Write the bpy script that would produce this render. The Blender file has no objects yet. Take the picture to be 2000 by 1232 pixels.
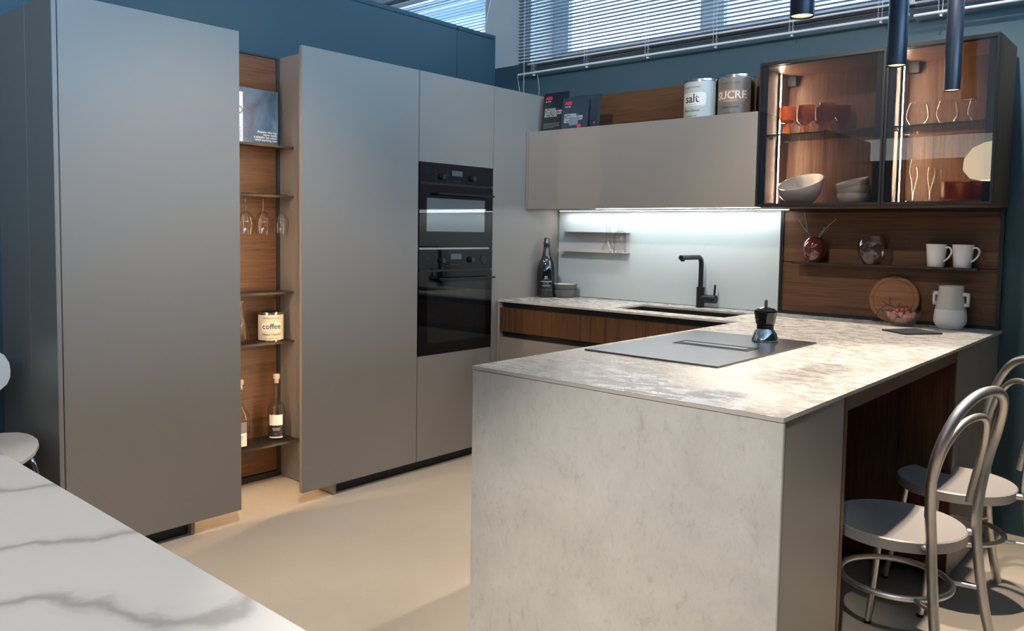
import bpy, bmesh, math, random
from mathutils import Vector, Matrix, Euler
random.seed(7)
S = bpy.context.scene
COL = S.collection
PI = math.pi

# ------------------------------------------------------------------ camera
cam_d = bpy.data.cameras.new('camera')
cam = bpy.data.objects.new('camera', cam_d); COL.objects.link(cam)
yaw, pitch, roll = .7247, -.0633, .0156
fwd = Vector((-math.sin(yaw)*math.cos(pitch), math.cos(yaw)*math.cos(pitch), math.sin(pitch)))
rgt = Vector((math.cos(yaw), math.sin(yaw), 0)); up = rgt.cross(fwd)
r2 = math.cos(roll)*rgt + math.sin(roll)*up; u2 = -math.sin(roll)*rgt + math.cos(roll)*up
M = Matrix(((r2.x, u2.x, -fwd.x, 3.1982), (r2.y, u2.y, -fwd.y, -4.0998), (r2.z, u2.z, -fwd.z, 1.3143), (0, 0, 0, 1)))
cam.matrix_world = M
cam_d.sensor_width = 36; cam_d.lens = 1570.35*36/2000
cam_d.shift_x = .00362; cam_d.shift_y = -.0323
cam_d.clip_start = .05
S.camera = cam

# ------------------------------------------------------------------ world, lights, exposure
S.view_settings.view_transform = 'Standard'; S.view_settings.look = 'None'
S.view_settings.gamma = 1; S.view_settings.use_curve_mapping = False
S.view_settings.exposure = 0.12
W = bpy.data.worlds.new('sky'); S.world = W; W.use_nodes = True
bg = W.node_tree.nodes['Background']
bg.inputs[0].default_value = (.41, .68, 1.0, 1); bg.inputs[1].default_value = 38
cy = S.cycles
cy.use_denoising = True; cy.caustics_reflective = False; cy.caustics_refractive = False
cy.max_bounces = 10; cy.diffuse_bounces = 4; cy.glossy_bounces = 4; cy.transmission_bounces = 6
cy.transparent_max_bounces = 24; cy.sample_clamp_indirect = 4; cy.blur_glossy = .5

WARM = (1.0, .86, .71)
def spot(name, loc, target, watts, angle, blend=.4, size=.03, col=WARM):
    d = bpy.data.lights.new(name, 'SPOT'); d.energy = watts; d.spot_size = math.radians(angle)
    d.spot_blend = blend; d.shadow_soft_size = size; d.color = col
    o = bpy.data.objects.new(name, d); COL.objects.link(o); o.location = loc
    o.rotation_euler = (Vector(target)-Vector(loc)).to_track_quat('-Z', 'Y').to_euler()
    return o
def area(name, loc, rot, sx, sy, watts, col):
    d = bpy.data.lights.new(name, 'AREA'); d.shape = 'RECTANGLE'; d.size = sx; d.size_y = sy
    d.energy = watts; d.color = col
    o = bpy.data.objects.new(name, d); COL.objects.link(o); o.location = loc; o.rotation_euler = rot
    return o
DAY = (.50, .74, 1.0)
def portal(loc, rot, sx, sy):
    o = area('window_light_portal', loc, rot, sx, sy, 1, (1, 1, 1)); o.data.cycles.is_portal = True
portal((2.0, .22, 2.76), (math.radians(-90), 0, 0), 4.6, .70)
portal((-1.95, .22, 2.76), (math.radians(-90), 0, 0), 2.5, .70)
portal((2.0, -8.45, 2.55), (math.radians(90), 0, 0), 10, .5)
portal((6.95, -5.1, 3.5), (0, math.radians(90), 0), 1.1, 6.9)
spot('overhead_spot', (2.40, -.78, 3.1), (2.3, -.55, 0), 230, 90, .6)
spot('overhead_spot', (1.5, -2.88, 3.2), (-.1, -2.05, .05), 185, 60, .9)
spot('overhead_spot', (1.0, -2.0, 3.2), (.85, -1.9, 0), 64, 70, .8)
spot('overhead_spot', (3.65, -5.7, 3.3), (2.10, -2.37, .28), 760, 20, .8, col=(1, .93, .84))  # added fill lamp that brightens the peninsula's stone end panel
spot('overhead_spot', (1.5, -3.4, 3.3), (.95, 0, 1.65), 230, 50, .6)
spot('overhead_spot', (1.75, -3.75, 3.2), (1.5, -3.8, .75), 125, 68, .5)
spot('overhead_spot', (2.47, -1.75, 3.2), (2.85, -1.5, 0), 310, 46, .5)

# ------------------------------------------------------------------ materials
def hexc(r, g, b):
    f = lambda c: (c/255/12.92) if c/255 <= .04045 else ((c/255+.055)/1.055)**2.4
    return (f(r), f(g), f(b), 1)
def newmat(name):
    m = bpy.data.materials.new(name); m.use_nodes = True
    nt = m.node_tree; return m, nt, nt.nodes['Principled BSDF']
def plain(name, col, rough=.5, metal=0, spec=.5, coat=0, emit=None, es=0):
    m, nt, b = newmat(name)
    if len(col) == 3: col = (*col, 1)
    b.inputs['Base Color'].default_value = col; b.inputs['Roughness'].default_value = rough
    b.inputs['Metallic'].default_value = metal; b.inputs['Specular IOR Level'].default_value = spec
    b.inputs['Coat Weight'].default_value = coat; b.inputs['Coat Roughness'].default_value = .28 if coat == 1.0 else .03
    if emit: b.inputs['Emission Color'].default_value = (*emit, 1); b.inputs['Emission Strength'].default_value = es
    return m
def coords(nt, scale, rot=(0, 0, 0)):
    t = nt.nodes.new('ShaderNodeTexCoord'); mp = nt.nodes.new('ShaderNodeMapping')
    mp.inputs['Scale'].default_value = scale; mp.inputs['Rotation'].default_value = rot
    nt.links.new(t.outputs['Object'], mp.inputs['Vector']); return mp.outputs['Vector']
def noise(nt, vec, scale, detail=6, rough=.6, dist=0):
    n = nt.nodes.new('ShaderNodeTexNoise'); n.inputs['Scale'].default_value = scale
    n.inputs['Detail'].default_value = detail; n.inputs['Roughness'].default_value = rough
    n.inputs['Distortion'].default_value = dist
    nt.links.new(vec, n.inputs['Vector']); return n.outputs['Fac']
def ramp(nt, fac, stops):
    r = nt.nodes.new('ShaderNodeValToRGB'); e = r.color_ramp.elements
    while len(e) < len(stops): e.new(.5)
    for el, (p, c) in zip(e, stops):
        el.position = p; el.color = c if len(c) == 4 else (*c, 1)
    nt.links.new(fac, r.inputs['Fac']); return r.outputs['Color']
def mixc(nt, a, b, fac, mode='MIX'):
    n = nt.nodes.new('ShaderNodeMix'); n.data_type = 'RGBA'; n.blend_type = mode
    if isinstance(fac, float): n.inputs[0].default_value = fac
    else: nt.links.new(fac, n.inputs[0])
    for s, i in ((a, 6), (b, 7)):
        if isinstance(s, tuple): n.inputs[i].default_value = s
        else: nt.links.new(s, n.inputs[i])
    return n.outputs[2]
def wood(name, along, dark, mid, light, rough=.42):
    """walnut veneer; along = axis index the grain runs along"""
    m, nt, b = newmat(name)
    sc = [1.0, 1.0, 1.0]; sc[along] = .035
    v = coords(nt, tuple(sc))
    n1 = noise(nt, v, 26, 5, .65, .3); n2 = noise(nt, v, 150, 4, .6)
    c = ramp(nt, n1, [(.30, dark), (.48, mid), (.60, mid), (.74, light)])
    c2 = ramp(nt, n2, [(.3, (.55, .52, .5)), (.62, (1.12, 1.08, 1.05))])
    nt.links.new(mixc(nt, c, c2, .75, 'MULTIPLY'), b.inputs['Base Color'])
    b.inputs['Roughness'].default_value = rough; b.inputs['Specular IOR Level'].default_value = .35
    return m
WD, WM, WL = (.042, .018, .008), (.108, .048, .020), (.185, .088, .037)
M_woodx = wood('walnut_grain_x', 0, WD, WM, WL)
M_woody = wood('walnut_grain_y', 1, WD, WM, WL)
M_woodz = wood('walnut_grain_z', 2, WD, WM, WL)
M_woodz2 = wood('walnut_grain_z_pale', 2, (.10, .05, .027), (.19, .10, .055), (.26, .15, .085))
M_woodx2 = wood('walnut_grain_x_pale', 0, (.10, .05, .027), (.19, .10, .055), (.26, .15, .085))
M_board = wood('acacia_board', 0, (.13, .05, .016), (.22, .09, .028), (.30, .14, .05), .5)

def stone(name, gloss=True):
    m, nt, b = newmat(name)
    v = coords(nt, (1, 1, 1)); v2 = coords(nt, (.55, 1.5, 1.2) if gloss else (1.4, 1, .8), (0, 0, .25) if gloss else (0, .7, 0))
    big = noise(nt, v, 3.0, 6, .6, .4); fine = noise(nt, v2, 60, 6, .7, .6); mid = noise(nt, v2, 9 if gloss else 22, 9, .72, .5)
    base = ramp(nt, big, [(.25, (.49, .455, .41)), (.5, (.53, .495, .45)), (.75, (.56, .53, .485))] if gloss else [(.28, (.45, .42, .385)), (.5, (.53, .498, .455)), (.72, (.60, .57, .525))])
    sp = ramp(nt, fine, [(.28, (.80, .775, .75)), (.42, (.98, .98, .98)), (.7, (1.04, 1.04, 1.03))])
    c = mixc(nt, base, sp, .8, 'MULTIPLY')
    sp2 = ramp(nt, mid, [(.32, (.70, .68, .665)), (.50, (.97, .97, .97)), (.75, (1.05, 1.05, 1.04))] if gloss else [(.30, (.74, .72, .69)), (.44, (.98, .98, .98)), (.75, (1.04, 1.04, 1.03))])
    nt.links.new(mixc(nt, c, sp2, .5 if gloss else .85, 'MULTIPLY'), b.inputs['Base Color'])
    if gloss:
        v3 = coords(nt, (.8, 1.4, 1)); g = noise(nt, v3, 20, 9, .75, .4)
        rr = ramp(nt, g, [(.485, (.50, .50, .50)), (.515, (.20, .20, .20))])
        nt.links.new(rr, b.inputs['Roughness'])
    else: b.inputs['Roughness'].default_value = .55
    return m
M_stone = stone('pale_stone_top'); M_stone_v = stone('pale_stone_upright', False)
M_stone_edge = plain('stone_edge', (.50, .45, .39), .5)

def marble():
    m, nt, b = newmat('white_marble')
    v = coords(nt, (1, 1, 1), (0, 0, .6))
    warp = nt.nodes.new('ShaderNodeTexNoise'); warp.inputs['Scale'].default_value = 2.2; warp.inputs['Detail'].default_value = 6
    nt.links.new(v, warp.inputs['Vector'])
    add = nt.nodes.new('ShaderNodeMix'); add.data_type = 'RGBA'; add.blend_type = 'ADD'; add.inputs[0].default_value = .55
    nt.links.new(v, add.inputs[6]); nt.links.new(warp.outputs['Color'], add.inputs[7])
    w = nt.nodes.new('ShaderNodeTexWave'); w.wave_type = 'BANDS'; w.inputs['Scale'].default_value = .95; w.inputs['Distortion'].default_value = 2.5
    w.inputs['Detail'].default_value = 4; w.inputs['Detail Roughness'].default_value = .65
    nt.links.new(add.outputs[2], w.inputs['Vector'])
    vein = ramp(nt, w.outputs['Fac'], [(.0, (.42, .40, .38)), (.012, (.54, .52, .50)), (.045, (.65, .63, .60)), (.2, (.69, .67, .64))])
    soft = noise(nt, v, 1.6, 4, .5)
    s = ramp(nt, soft, [(.3, (.94, .94, .94)), (.6, (1, 1, 1))])
    nt.links.new(mixc(nt, vein, s, 1.0, 'MULTIPLY'), b.inputs['Base Color'])
    b.inputs['Roughness'].default_value = .6; b.inputs['Specular IOR Level'].default_value = .25
    return m
M_marble = marble()

def floor_mat():
    m, nt, b = newmat('beige_resin_floor')
    v = coords(nt, (1, 1, 1)); n1 = noise(nt, v, 2.0, 7, .6); n2 = noise(nt, v, 90, 3, .5)
    c = ramp(nt, n1, [(.3, (.47, .40, .315)), (.7, (.53, .455, .365))])
    c2 = ramp(nt, n2, [(.25, (.93, .93, .92)), (.5, (1, 1, 1))])
    nt.links.new(mixc(nt, c, c2, .6, 'MULTIPLY'), b.inputs['Base Color'])
    b.inputs['Roughness'].default_value = .42; b.inputs['Specular IOR Level'].default_value = .3
    return m
M_floor = floor_mat()
M_taupe = plain('taupe_lacquer', (.245, .214, .184), .42, spec=.6)
M_taupe_edge = plain('taupe_edge', (.30, .255, .21), .45)
M_teal = plain('teal_wall_paint', (.040, .075, .090), .55, spec=.3)
M_grey = plain('grey_wall_paint', (.60, .545, .50), .8)
M_conc = plain('concrete_grey', (.42, .43, .44), .8)
M_black = plain('black_matt', (.010, .010, .011), .5)
M_blackm = plain('black_anodised', (.016, .017, .020), .38, metal=.4)
M_bronze = plain('dark_bronze_sheet', (.040, .031, .026), .42, metal=.5)
M_pend = plain('dark_blue_black_metal', (.012, .019, .034), .36, metal=.35)
M_gapd = plain('dark_channel', (.012, .011, .011), .6)  # even near-black for gaps, joint backings and carcasses
M_ovenglass = plain('black_oven_glass', (.003, .003, .004), .04, spec=.4)
M_ovenin = plain('reflection_boosted_oven_glass', (.20, .22, .23), .05, metal=.55, spec=.9)  # upper oven only: colour and metal raised to brighten the splashback's reflection
M_ovenin2 = plain('dark_oven_cavity_glass', (.008, .010, .011), .05, spec=.7)
M_hob = plain('black_hob_glass', (.014, .014, .015), .33, spec=1.0, coat=1.0)
M_steel = plain('brushed_steel', (.50, .50, .51), .28, metal=1)
M_chrome = plain('chrome', (.75, .75, .76), .06, metal=1)
M_alu = plain('satin_aluminium', (.70, .665, .63), .44, metal=1)
M_seat = plain('satin_grey_seat', (.42, .385, .36), .40, metal=.15)
M_white = plain('white_ceramic', (.72, .72, .71), .22, spec=.5)
M_whitep = plain('white_print', (.80, .80, .80), .5)
M_offw = plain('white_plywood_chair', (.60, .58, .55), .35)
M_splash = plain('pale_green_glass', (.50, .56, .56), .16, spec=.6)
M_shelfw = plain('pale_metal_sheet', (.50, .49, .48), .4)
M_blind = plain('blind_slat', (.26, .29, .33), .4)
M_rail = plain('blind_rail', (.62, .62, .62), .4)
M_sill = plain('beige_sill', (.72, .65, .56), .6)
M_frame = plain('window_frame_grey', (.36, .40, .45), .5)
M_red = plain('red_print', (.62, .03, .05), .5)
M_ink = plain('ink_black', (.012, .012, .014), .5)
M_brown = plain('brown_ink', (.10, .06, .035), .6)
M_blue = plain('lilac_ink', (.16, .15, .28), .6)
M_ovtxt = plain('faint_oven_print', (.035, .038, .04), .5)
M_kcap = plain('knob_face', (.06, .065, .075), .3, metal=.8)
M_greytxt = plain('grey_ink', (.20, .20, .21), .6)
M_cream = plain('cream_paper', (.60, .54, .40), .5)
M_creamlab = plain('pale_label', (.74, .68, .60), .5)
M_grit = plain('grey_green_paper', (.44, .45, .40), .5)
M_tan = plain('tan_label', (.36, .20, .11), .5)
M_brownlab = plain('taupe_brown_label', (.19, .155, .13), .4)
M_tin = plain('tin_plate', (.62, .60, .57), .16, metal=1)
M_cork = plain('pale_stopper', (.62, .52, .40), .6)
M_bowlout = plain('grey_stoneware', (.115, .11, .098), .7)
M_bowlrim = plain('brown_glaze_rim', (.22, .13, .07), .35)
M_dkbowl = plain('dark_glaze', (.04, .042, .045), .15)
M_slate = plain('slate', (.035, .034, .035), .75)
M_amberv = plain('amber_glazed_glass', (.085, .016, .008), .06, spec=.7, coat=.5)
M_twig = plain('pale_twig', (.36, .31, .26), .7)
M_champ = plain('black_bottle_glass', (.006, .007, .009), .05, spec=.7)
M_foil = plain('dark_foil', (.10, .095, .09), .3, metal=.9)
M_lampin = plain('lamp_diffuser', (.8, .75, .68), .5, emit=(1, .86, .70), es=.75)
M_shade = plain('cream_lampshade', (.70, .62, .48), .6, emit=(1, .86, .62), es=4.5)
M_ledw = plain('led_warm', (1, .9, .75), .5, emit=(1, .80, .58), es=230)
M_ledw2 = plain('led_warm_niche', (1, .9, .75), .5, emit=(1, .70, .42), es=85)
M_ledc = plain('led_cool', (1, 1, 1), .5, emit=(.93, .97, 1), es=34)
M_led_d = plain('oven_display', (.05, .065, .07), .25, emit=(.5, .65, .7), es=.035)
def ceil_mat():
    m, nt, b = newmat('white_ceiling_tiles')
    br = nt.nodes.new('ShaderNodeTexBrick'); br.offset = 0
    br.inputs['Color1'].default_value = (.62, .63, .64, 1); br.inputs['Color2'].default_value = (.60, .61, .62, 1)
    br.inputs['Mortar'].default_value = (.22, .23, .24, 1); br.inputs['Scale'].default_value = 1
    br.inputs['Brick Width'].default_value = 1.2; br.inputs['Row Height'].default_value = .6; br.inputs['Mortar Size'].default_value = .012
    nt.links.new(coords(nt, (1, 1, 1)), br.inputs['Vector']); nt.links.new(br.outputs['Color'], b.inputs['Base Color'])
    b.inputs['Roughness'].default_value = .9
    return m
M_ceil = ceil_mat()
def ceramic_vase():
    m, nt, b = newmat('speckled_white_glaze')
    n = noise(nt, coords(nt, (1, 1, 1)), 520, 2, .5)
    nt.links.new(ramp(nt, n, [(.30, (.33, .30, .26)), (.42, (.54, .50, .44))]), b.inputs['Base Color'])
    b.inputs['Roughness'].default_value = .2
    return m
M_vglaze = ceramic_vase()
def ceramic_raw():
    m, nt, b = newmat('speckled_raw_clay')
    n = noise(nt, coords(nt, (1, 1, 1)), 520, 2, .5)
    nt.links.new(ramp(nt, n, [(.30, (.42, .41, .39)), (.42, (.70, .69, .67))]), b.inputs['Base Color'])
    b.inputs['Roughness'].default_value = .75
    return m
M_vraw = ceramic_raw()
def bookblue():
    m, nt, b = newmat('crumpled_blue_cover')
    n = noise(nt, coords(nt, (1, 1, .8)), 9, 3, .5, .6)
    nt.links.new(ramp(nt, n, [(.3, (.008, .036, .085)), (.5, (.030, .095, .17)), (.72, (.085, .19, .29))]), b.inputs['Base Color'])
    b.inputs['Roughness'].default_value = .38
    return m
M_bookb = bookblue()
def brochure_photo():
    m, nt, b = newmat('brochure_photo_print')
    n = noise(nt, coords(nt, (1, 1, 1)), 7, 3, .5, .3)
    nt.links.new(ramp(nt, n, [(.35, (.010, .022, .036)), (.55, (.030, .045, .062)), (.7, (.11, .075, .065))]), b.inputs['Base Color'])
    b.inputs['Roughness'].default_value = .4
    return m
M_brochp = brochure_photo()
M_broch = plain('brochure_navy_print', (.008, .011, .017), .4)
def thin(name, tint, base=.05, edge=.75, p=2.6, rough=.0, etint=None):
    """thin clear glass: a see-through wall that mirrors more at grazing angles"""
    m = bpy.data.materials.new(name); m.use_nodes = True; nt = m.node_tree; nt.nodes.clear()
    out = nt.nodes.new('ShaderNodeOutputMaterial'); mix = nt.nodes.new('ShaderNodeMixShader')
    tr = nt.nodes.new('ShaderNodeBsdfTransparent'); gl = nt.nodes.new('ShaderNodeBsdfGlossy')
    gl.inputs['Roughness'].default_value = rough
    lw = nt.nodes.new('ShaderNodeLayerWeight'); lw.inputs['Blend'].default_value = .5
    pw = nt.nodes.new('ShaderNodeMath'); pw.operation = 'POWER'; pw.inputs[1].default_value = p
    ma = nt.nodes.new('ShaderNodeMath'); ma.operation = 'MULTIPLY_ADD'; ma.inputs[1].default_value = edge-base; ma.inputs[2].default_value = base
    nt.links.new(lw.outputs['Facing'], pw.inputs[0]); nt.links.new(pw.outputs[0], ma.inputs[0])
    nt.links.new(ma.outputs[0], mix.inputs[0]); nt.links.new(tr.outputs[0], mix.inputs[1]); nt.links.new(gl.outputs[0], mix.inputs[2])
    nt.links.new(mix.outputs[0], out.inputs['Surface'])
    if etint:
        nt.links.new(mixc(nt, (*tint, 1), (*etint, 1), pw.outputs[0]), tr.inputs['Color'])
    else: tr.inputs['Color'].default_value = (*tint, 1)
    return m
M_glass = thin('clear_glass', (.97, .97, .96), .04, .55, 2.6, 0, (.62, .62, .61))
M_tint = thin('tinted_pane', (.28, .23, .19), .04, .6, 4)
M_paned = thin('sky_dimming_pane', (.48, .48, .48), .04, .6, 4)  # grey tint added to dim the sky so the blind slats stay visible
M_pane = thin('window_pane', (.95, .97, .98), .04, .6, 4)
M_door = thin('grey_tinted_door_glass', (.80, .77, .75), .085, .8, 3.5)
M_gshelf = thin('smoked_shelf_glass', (.84, .87, .87), .08, .7, 2.5)
M_amber = thin('amber_ribbed_glass', (.80, .60, .44), .05, .45, 2.2, .03, (.34, .19, .10))
def tinge(m, col, fac):
    nt = m.node_tree; out = next(n for n in nt.nodes if n.type == 'OUTPUT_MATERIAL')
    src = out.inputs['Surface'].links[0].from_socket
    tl = nt.nodes.new('ShaderNodeBsdfTranslucent'); tl.inputs['Color'].default_value = (*col, 1)
    mx = nt.nodes.new('ShaderNodeMixShader'); mx.inputs[0].default_value = fac
    nt.links.new(src, mx.inputs[1]); nt.links.new(tl.outputs[0], mx.inputs[2]); nt.links.new(mx.outputs[0], out.inputs['Surface'])
tinge(M_amber, (.62, .27, .085), .30)
M_smoke = thin('smoky_glass', (.86, .83, .83), .08, .6, 2.0, 0, (.50, .46, .46))
M_bowlg = thin('clear_bowl_glass', (.96, .94, .94), .07, .5, 2.2, .05, (.80, .77, .77))
M_grape = plain('pink_grape', (.42, .085, .06), .3, spec=.5)
M_grape2 = plain('pale_grape', (.50, .20, .11), .3, spec=.5)
M_grape3 = plain('dark_grape', (.12, .012, .016), .3, spec=.5)
M_stem = plain('grape_stem', (.06, .02, .02), .7)

# ------------------------------------------------------------------ mesh helpers
class MB:
    def __init__(s): s.v = []; s.f = []
    def add(s, vs, fs):
        n = len(s.v); s.v += [tuple(v) for v in vs]; s.f += [tuple(i+n for i in f) for f in fs]; return s
    def box(s, x0, x1, y0, y1, z0, z1):
        return s.add([(x0,y0,z0),(x1,y0,z0),(x1,y1,z0),(x0,y1,z0),(x0,y0,z1),(x1,y0,z1),(x1,y1,z1),(x0,y1,z1)],
            [(0,3,2,1),(4,5,6,7),(0,1,5,4),(1,2,6,5),(2,3,7,6),(3,0,4,7)])
    def lathe(s, prof, c=(0,0,0), n=32, shear=(0,0), flute=None):
        vs = []; k = len(prof)
        for i in range(n):
            a = 2*PI*i/n
            for (r, z) in prof:
                rr = r*(1+(flute if (i % 2) else 0)) if flute and r > 1e-6 else r
                x, y = rr*math.cos(a), rr*math.sin(a)
                vs.append((c[0]+x, c[1]+y, c[2]+z))
        fs = []
        for i in range(n):
            j = (i+1) % n
            for q in range(k-1):
                fs.append((i*k+q, j*k+q, j*k+q+1, i*k+q+1))
        s.add(vs, fs)
        return s
    def tube(s, pts, r, n=10, closed=False, caps=True):
        P = [Vector(p) for p in pts]; m = len(P); rs = r if isinstance(r, (list, tuple)) else [r]*m
        T = []
        for i in range(m):
            a = P[(i-1) % m] if (closed or i > 0) else P[i]; b = P[(i+1) % m] if (closed or i < m-1) else P[i]
            T.append((b-a).normalized())
        ref = Vector((0,0,1)) if abs(T[0].z) < .9 else Vector((1,0,0))
        N = (ref - T[0]*ref.dot(T[0])).normalized(); vs = []
        for i in range(m):
            N = (N - T[i]*N.dot(T[i])).normalized(); B = T[i].cross(N)
            for q in range(n):
                a = 2*PI*q/n; vs.append(P[i] + (N*math.cos(a)+B*math.sin(a))*rs[i])
        fs = []
        for i in range(m if closed else m-1):
            j = (i+1) % m
            for q in range(n):
                w = (q+1) % n; fs.append((i*n+q, i*n+w, j*n+w, j*n+q))
        if not closed and caps:
            fs.append(tuple(range(n-1, -1, -1))); fs.append(tuple((m-1)*n+q for q in range(n)))
        return s.add(vs, fs)
    def prism(s, poly, z0, z1):
        n = len(poly)
        return s.add([(x,y,z0) for x,y in poly]+[(x,y,z1) for x,y in poly],
            [tuple(range(n-1,-1,-1)), tuple(range(n,2*n))]+[(i,(i+1)%n,n+(i+1)%n,n+i) for i in range(n)])
def box(*a): return MB().box(*a)
def smoothpath(pts, k=6, closed=False):
    P = [Vector(p) for p in pts]; n = len(P); out = []
    for i in range(n if closed else n-1):
        g = (lambda j: P[j % n]) if closed else (lambda j: P[max(0, min(n-1, j))])
        a, b, c, d = g(i-1), g(i), g(i+1), g(i+2)
        for q in range(k):
            t = q/k
            out.append(.5*((2*b)+(c-a)*t+(2*a-5*b+4*c-d)*t*t+(3*b-a-3*c+d)*t**3))
    if not closed: out.append(P[-1])
    return out
def rootof(o):
    while o.parent: o = o.parent
    return o
def obj(name, mb, mat, parent=None, bev=0, smooth=False, local=False, seg=2, mats=None):
    me = bpy.data.meshes.new(name)
    vs = mb.v
    if parent and not local:
        L = rootof(parent).location; vs = [(x-L[0], y-L[1], z-L[2]) for x, y, z in vs]
    me.from_pydata(vs, [], mb.f); me.materials.append(mat)
    bm = bmesh.new(); bm.from_mesh(me)
    if bev:
        es = [e for e in bm.edges if len(e.link_faces) == 2 and e.calc_face_angle() > .6]
        bmesh.ops.bevel(bm, geom=es, offset=bev, segments=seg, affect='EDGES', clamp_overlap=True)
    bmesh.ops.recalc_face_normals(bm, faces=bm.faces)
    bm.to_mesh(me); bm.free()
    if smooth:
        for p in me.polygons: p.use_smooth = True
        me.set_sharp_from_angle(angle=math.radians(38))
    o = bpy.data.objects.new(name, me); COL.objects.link(o)
    if parent: o.parent = parent
    return o
def tag(o, label, cat, group=None):
    o['label'] = label; o['category'] = cat
    if group: o['group'] = group
    return o
def thing(name, label, cat, loc=(0,0,0), rz=0, group=None):
    o = bpy.data.objects.new(name, None); COL.objects.link(o); o.empty_display_size = .05
    o.location = loc; o.rotation_euler = (0, 0, rz)
    return tag(o, label, cat, group)
def struct(name, mb, mat, **k):
    o = obj(name, mb, mat, **k); o['kind'] = 'structure'; return o
def dup(root, loc, rz, label, group=None):
    def cp(o, par):
        c = o.copy(); COL.objects.link(c)
        if par: c.parent = par
        for ch in o.children: cp(ch, c)
        return c
    r = cp(root, None); r.location = loc; r.rotation_euler = (0, 0, rz); r['label'] = label
    if group: r['group'] = group
    return r
_fc = {}
def text(name, body, size, mat, parent, place, align='LEFT', wrap=None, spacing=1, bold=0.0, squeeze=1.0, line=1.0):
    """flat print as a mesh; place = (origin, right vector, up vector); wrap = (cx, cy, radius, angle0): bend round a vertical cylinder"""
    cu = bpy.data.curves.new(name, 'FONT'); cu.body = body; cu.size = size; cu.align_x = align
    cu.space_character = spacing; cu.offset = bold; cu.space_line = line; cu.resolution_u = 2
    t = bpy.data.objects.new('text_tmp', cu); COL.objects.link(t)
    dg = bpy.context.evaluated_depsgraph_get(); me = bpy.data.meshes.new_from_object(t.evaluated_get(dg))
    bpy.data.objects.remove(t); bpy.data.curves.remove(cu)
    L = rootof(parent).location
    if wrap:
        cx, cy_, R, a0, z0 = wrap
        for v in me.vertices:
            a = a0 + v.co.x*squeeze/R
            v.co = Vector((cx+R*math.cos(a), cy_+R*math.sin(a), z0+v.co.y)) - L
    else:
        o0, rv, uv = (Vector(p) for p in place)
        for v in me.vertices: v.co = o0 + rv*(v.co.x*squeeze) + uv*v.co.y - L
    me.materials.clear(); me.materials.append(mat)
    me.name = name
    o = bpy.data.objects.new(name, me); COL.objects.link(o); o.parent = parent
    return o
def arcband(cx, cy_, R, a0, a1, z0, z1, n=20, round_=0):
    m = MB(); vs = []; fs = []
    for i in range(n+1):
        t = i/n; a = a0+(a1-a0)*t; ins = 0
        if round_:
            d = min(t, 1-t)*(a1-a0)*R
            if d < round_: ins = round_-math.sqrt(max(0, round_**2-(round_-d)**2))
        vs += [(cx+R*math.cos(a), cy_+R*math.sin(a), z0+ins), (cx+R*math.cos(a), cy_+R*math.sin(a), z1-ins)]
    for i in range(n): fs.append((2*i, 2*i+2, 2*i+3, 2*i+1))
    return m.add(vs, fs)

# ================================================================== SETTING
struct('floor', box(-3.2, 7.2, -8.7, .35, -.05, 0), M_floor)
struct('ceiling', box(-3.2, 7.2, -8.7, .35, 4.2, 4.3), M_ceil)
wb = struct('wall_back', box(-3.2, 7.2, .03, .36, 0, 2.40), M_teal)
obj('upper_paint_band', box(-.709, -.295, .03, .36, 2.40, 2.43), M_teal, wb)
obj('upper_paint_band', box(4.3, 7.2, .03, .36, 2.40, 2.43), M_teal, wb)
obj('pier', box(-.709, -.295, .03, .36, 2.43, 3.08), M_grey, wb)
obj('pier', box(4.3, 7.2, .03, .36, 2.43, 3.08), M_grey, wb)
obj('lintel', box(-3.2, 7.2, .03, .36, 3.08, 4.2), M_conc, wb)
obj('lintel_ledge', box(-3.2, -.62, .0, .03, 3.13, 3.16), M_conc, wb)
wl = struct('wall_left', box(-.71, -.61, -8.6, -.342, 0, 2.622), M_teal)
obj('panel', box(-.71, -.61, -.338, .029, 0, 2.622), M_teal, wl)
obj('joint_backing', box(-.70, -.62, -.345, -.335, 0, 2.62), M_gapd, wl)
obj('cap', box(-.713, -.607, -8.6, -.343, 2.625, 2.652), M_teal, wl, bev=.003)
obj('cap', box(-.713, -.607, -.337, .029, 2.625, 2.652), M_teal, wl, bev=.003)
wr = struct('wall_right', box(7.0, 7.2, -8.7, .03, 0, 2.95), M_grey)
obj('end_pier', box(7.0, 7.2, -1.6, .03, 2.95, 4.05), M_grey, wr)
obj('lintel', box(7.0, 7.2, -8.7, .03, 4.05, 4.2), M_grey, wr)
obj('pane', box(7.1, 7.11, -8.7, -1.6, 2.95, 4.05), M_pane, wr)
struct('wall_light_blocker', box(4.0, 4.12, -8.5, .02, 0, 2.5), M_teal)  # unseen wall, added to shade the lower cabinet fronts from the right window
wf = struct('wall_front', box(-3.2, 7.2, -8.7, -8.5, 0, 2.38), M_teal)
obj('lintel', box(-3.2, 7.2, -8.7, -8.5, 2.7, 4.2), M_grey, wf)
obj('pane', box(-3.2, 7.2, -8.61, -8.60, 2.38, 2.7), M_tint, wf)
struct('wall_far_left', box(-3.3, -3.2, -8.7, .36, 0, 4.2), M_grey)

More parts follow.
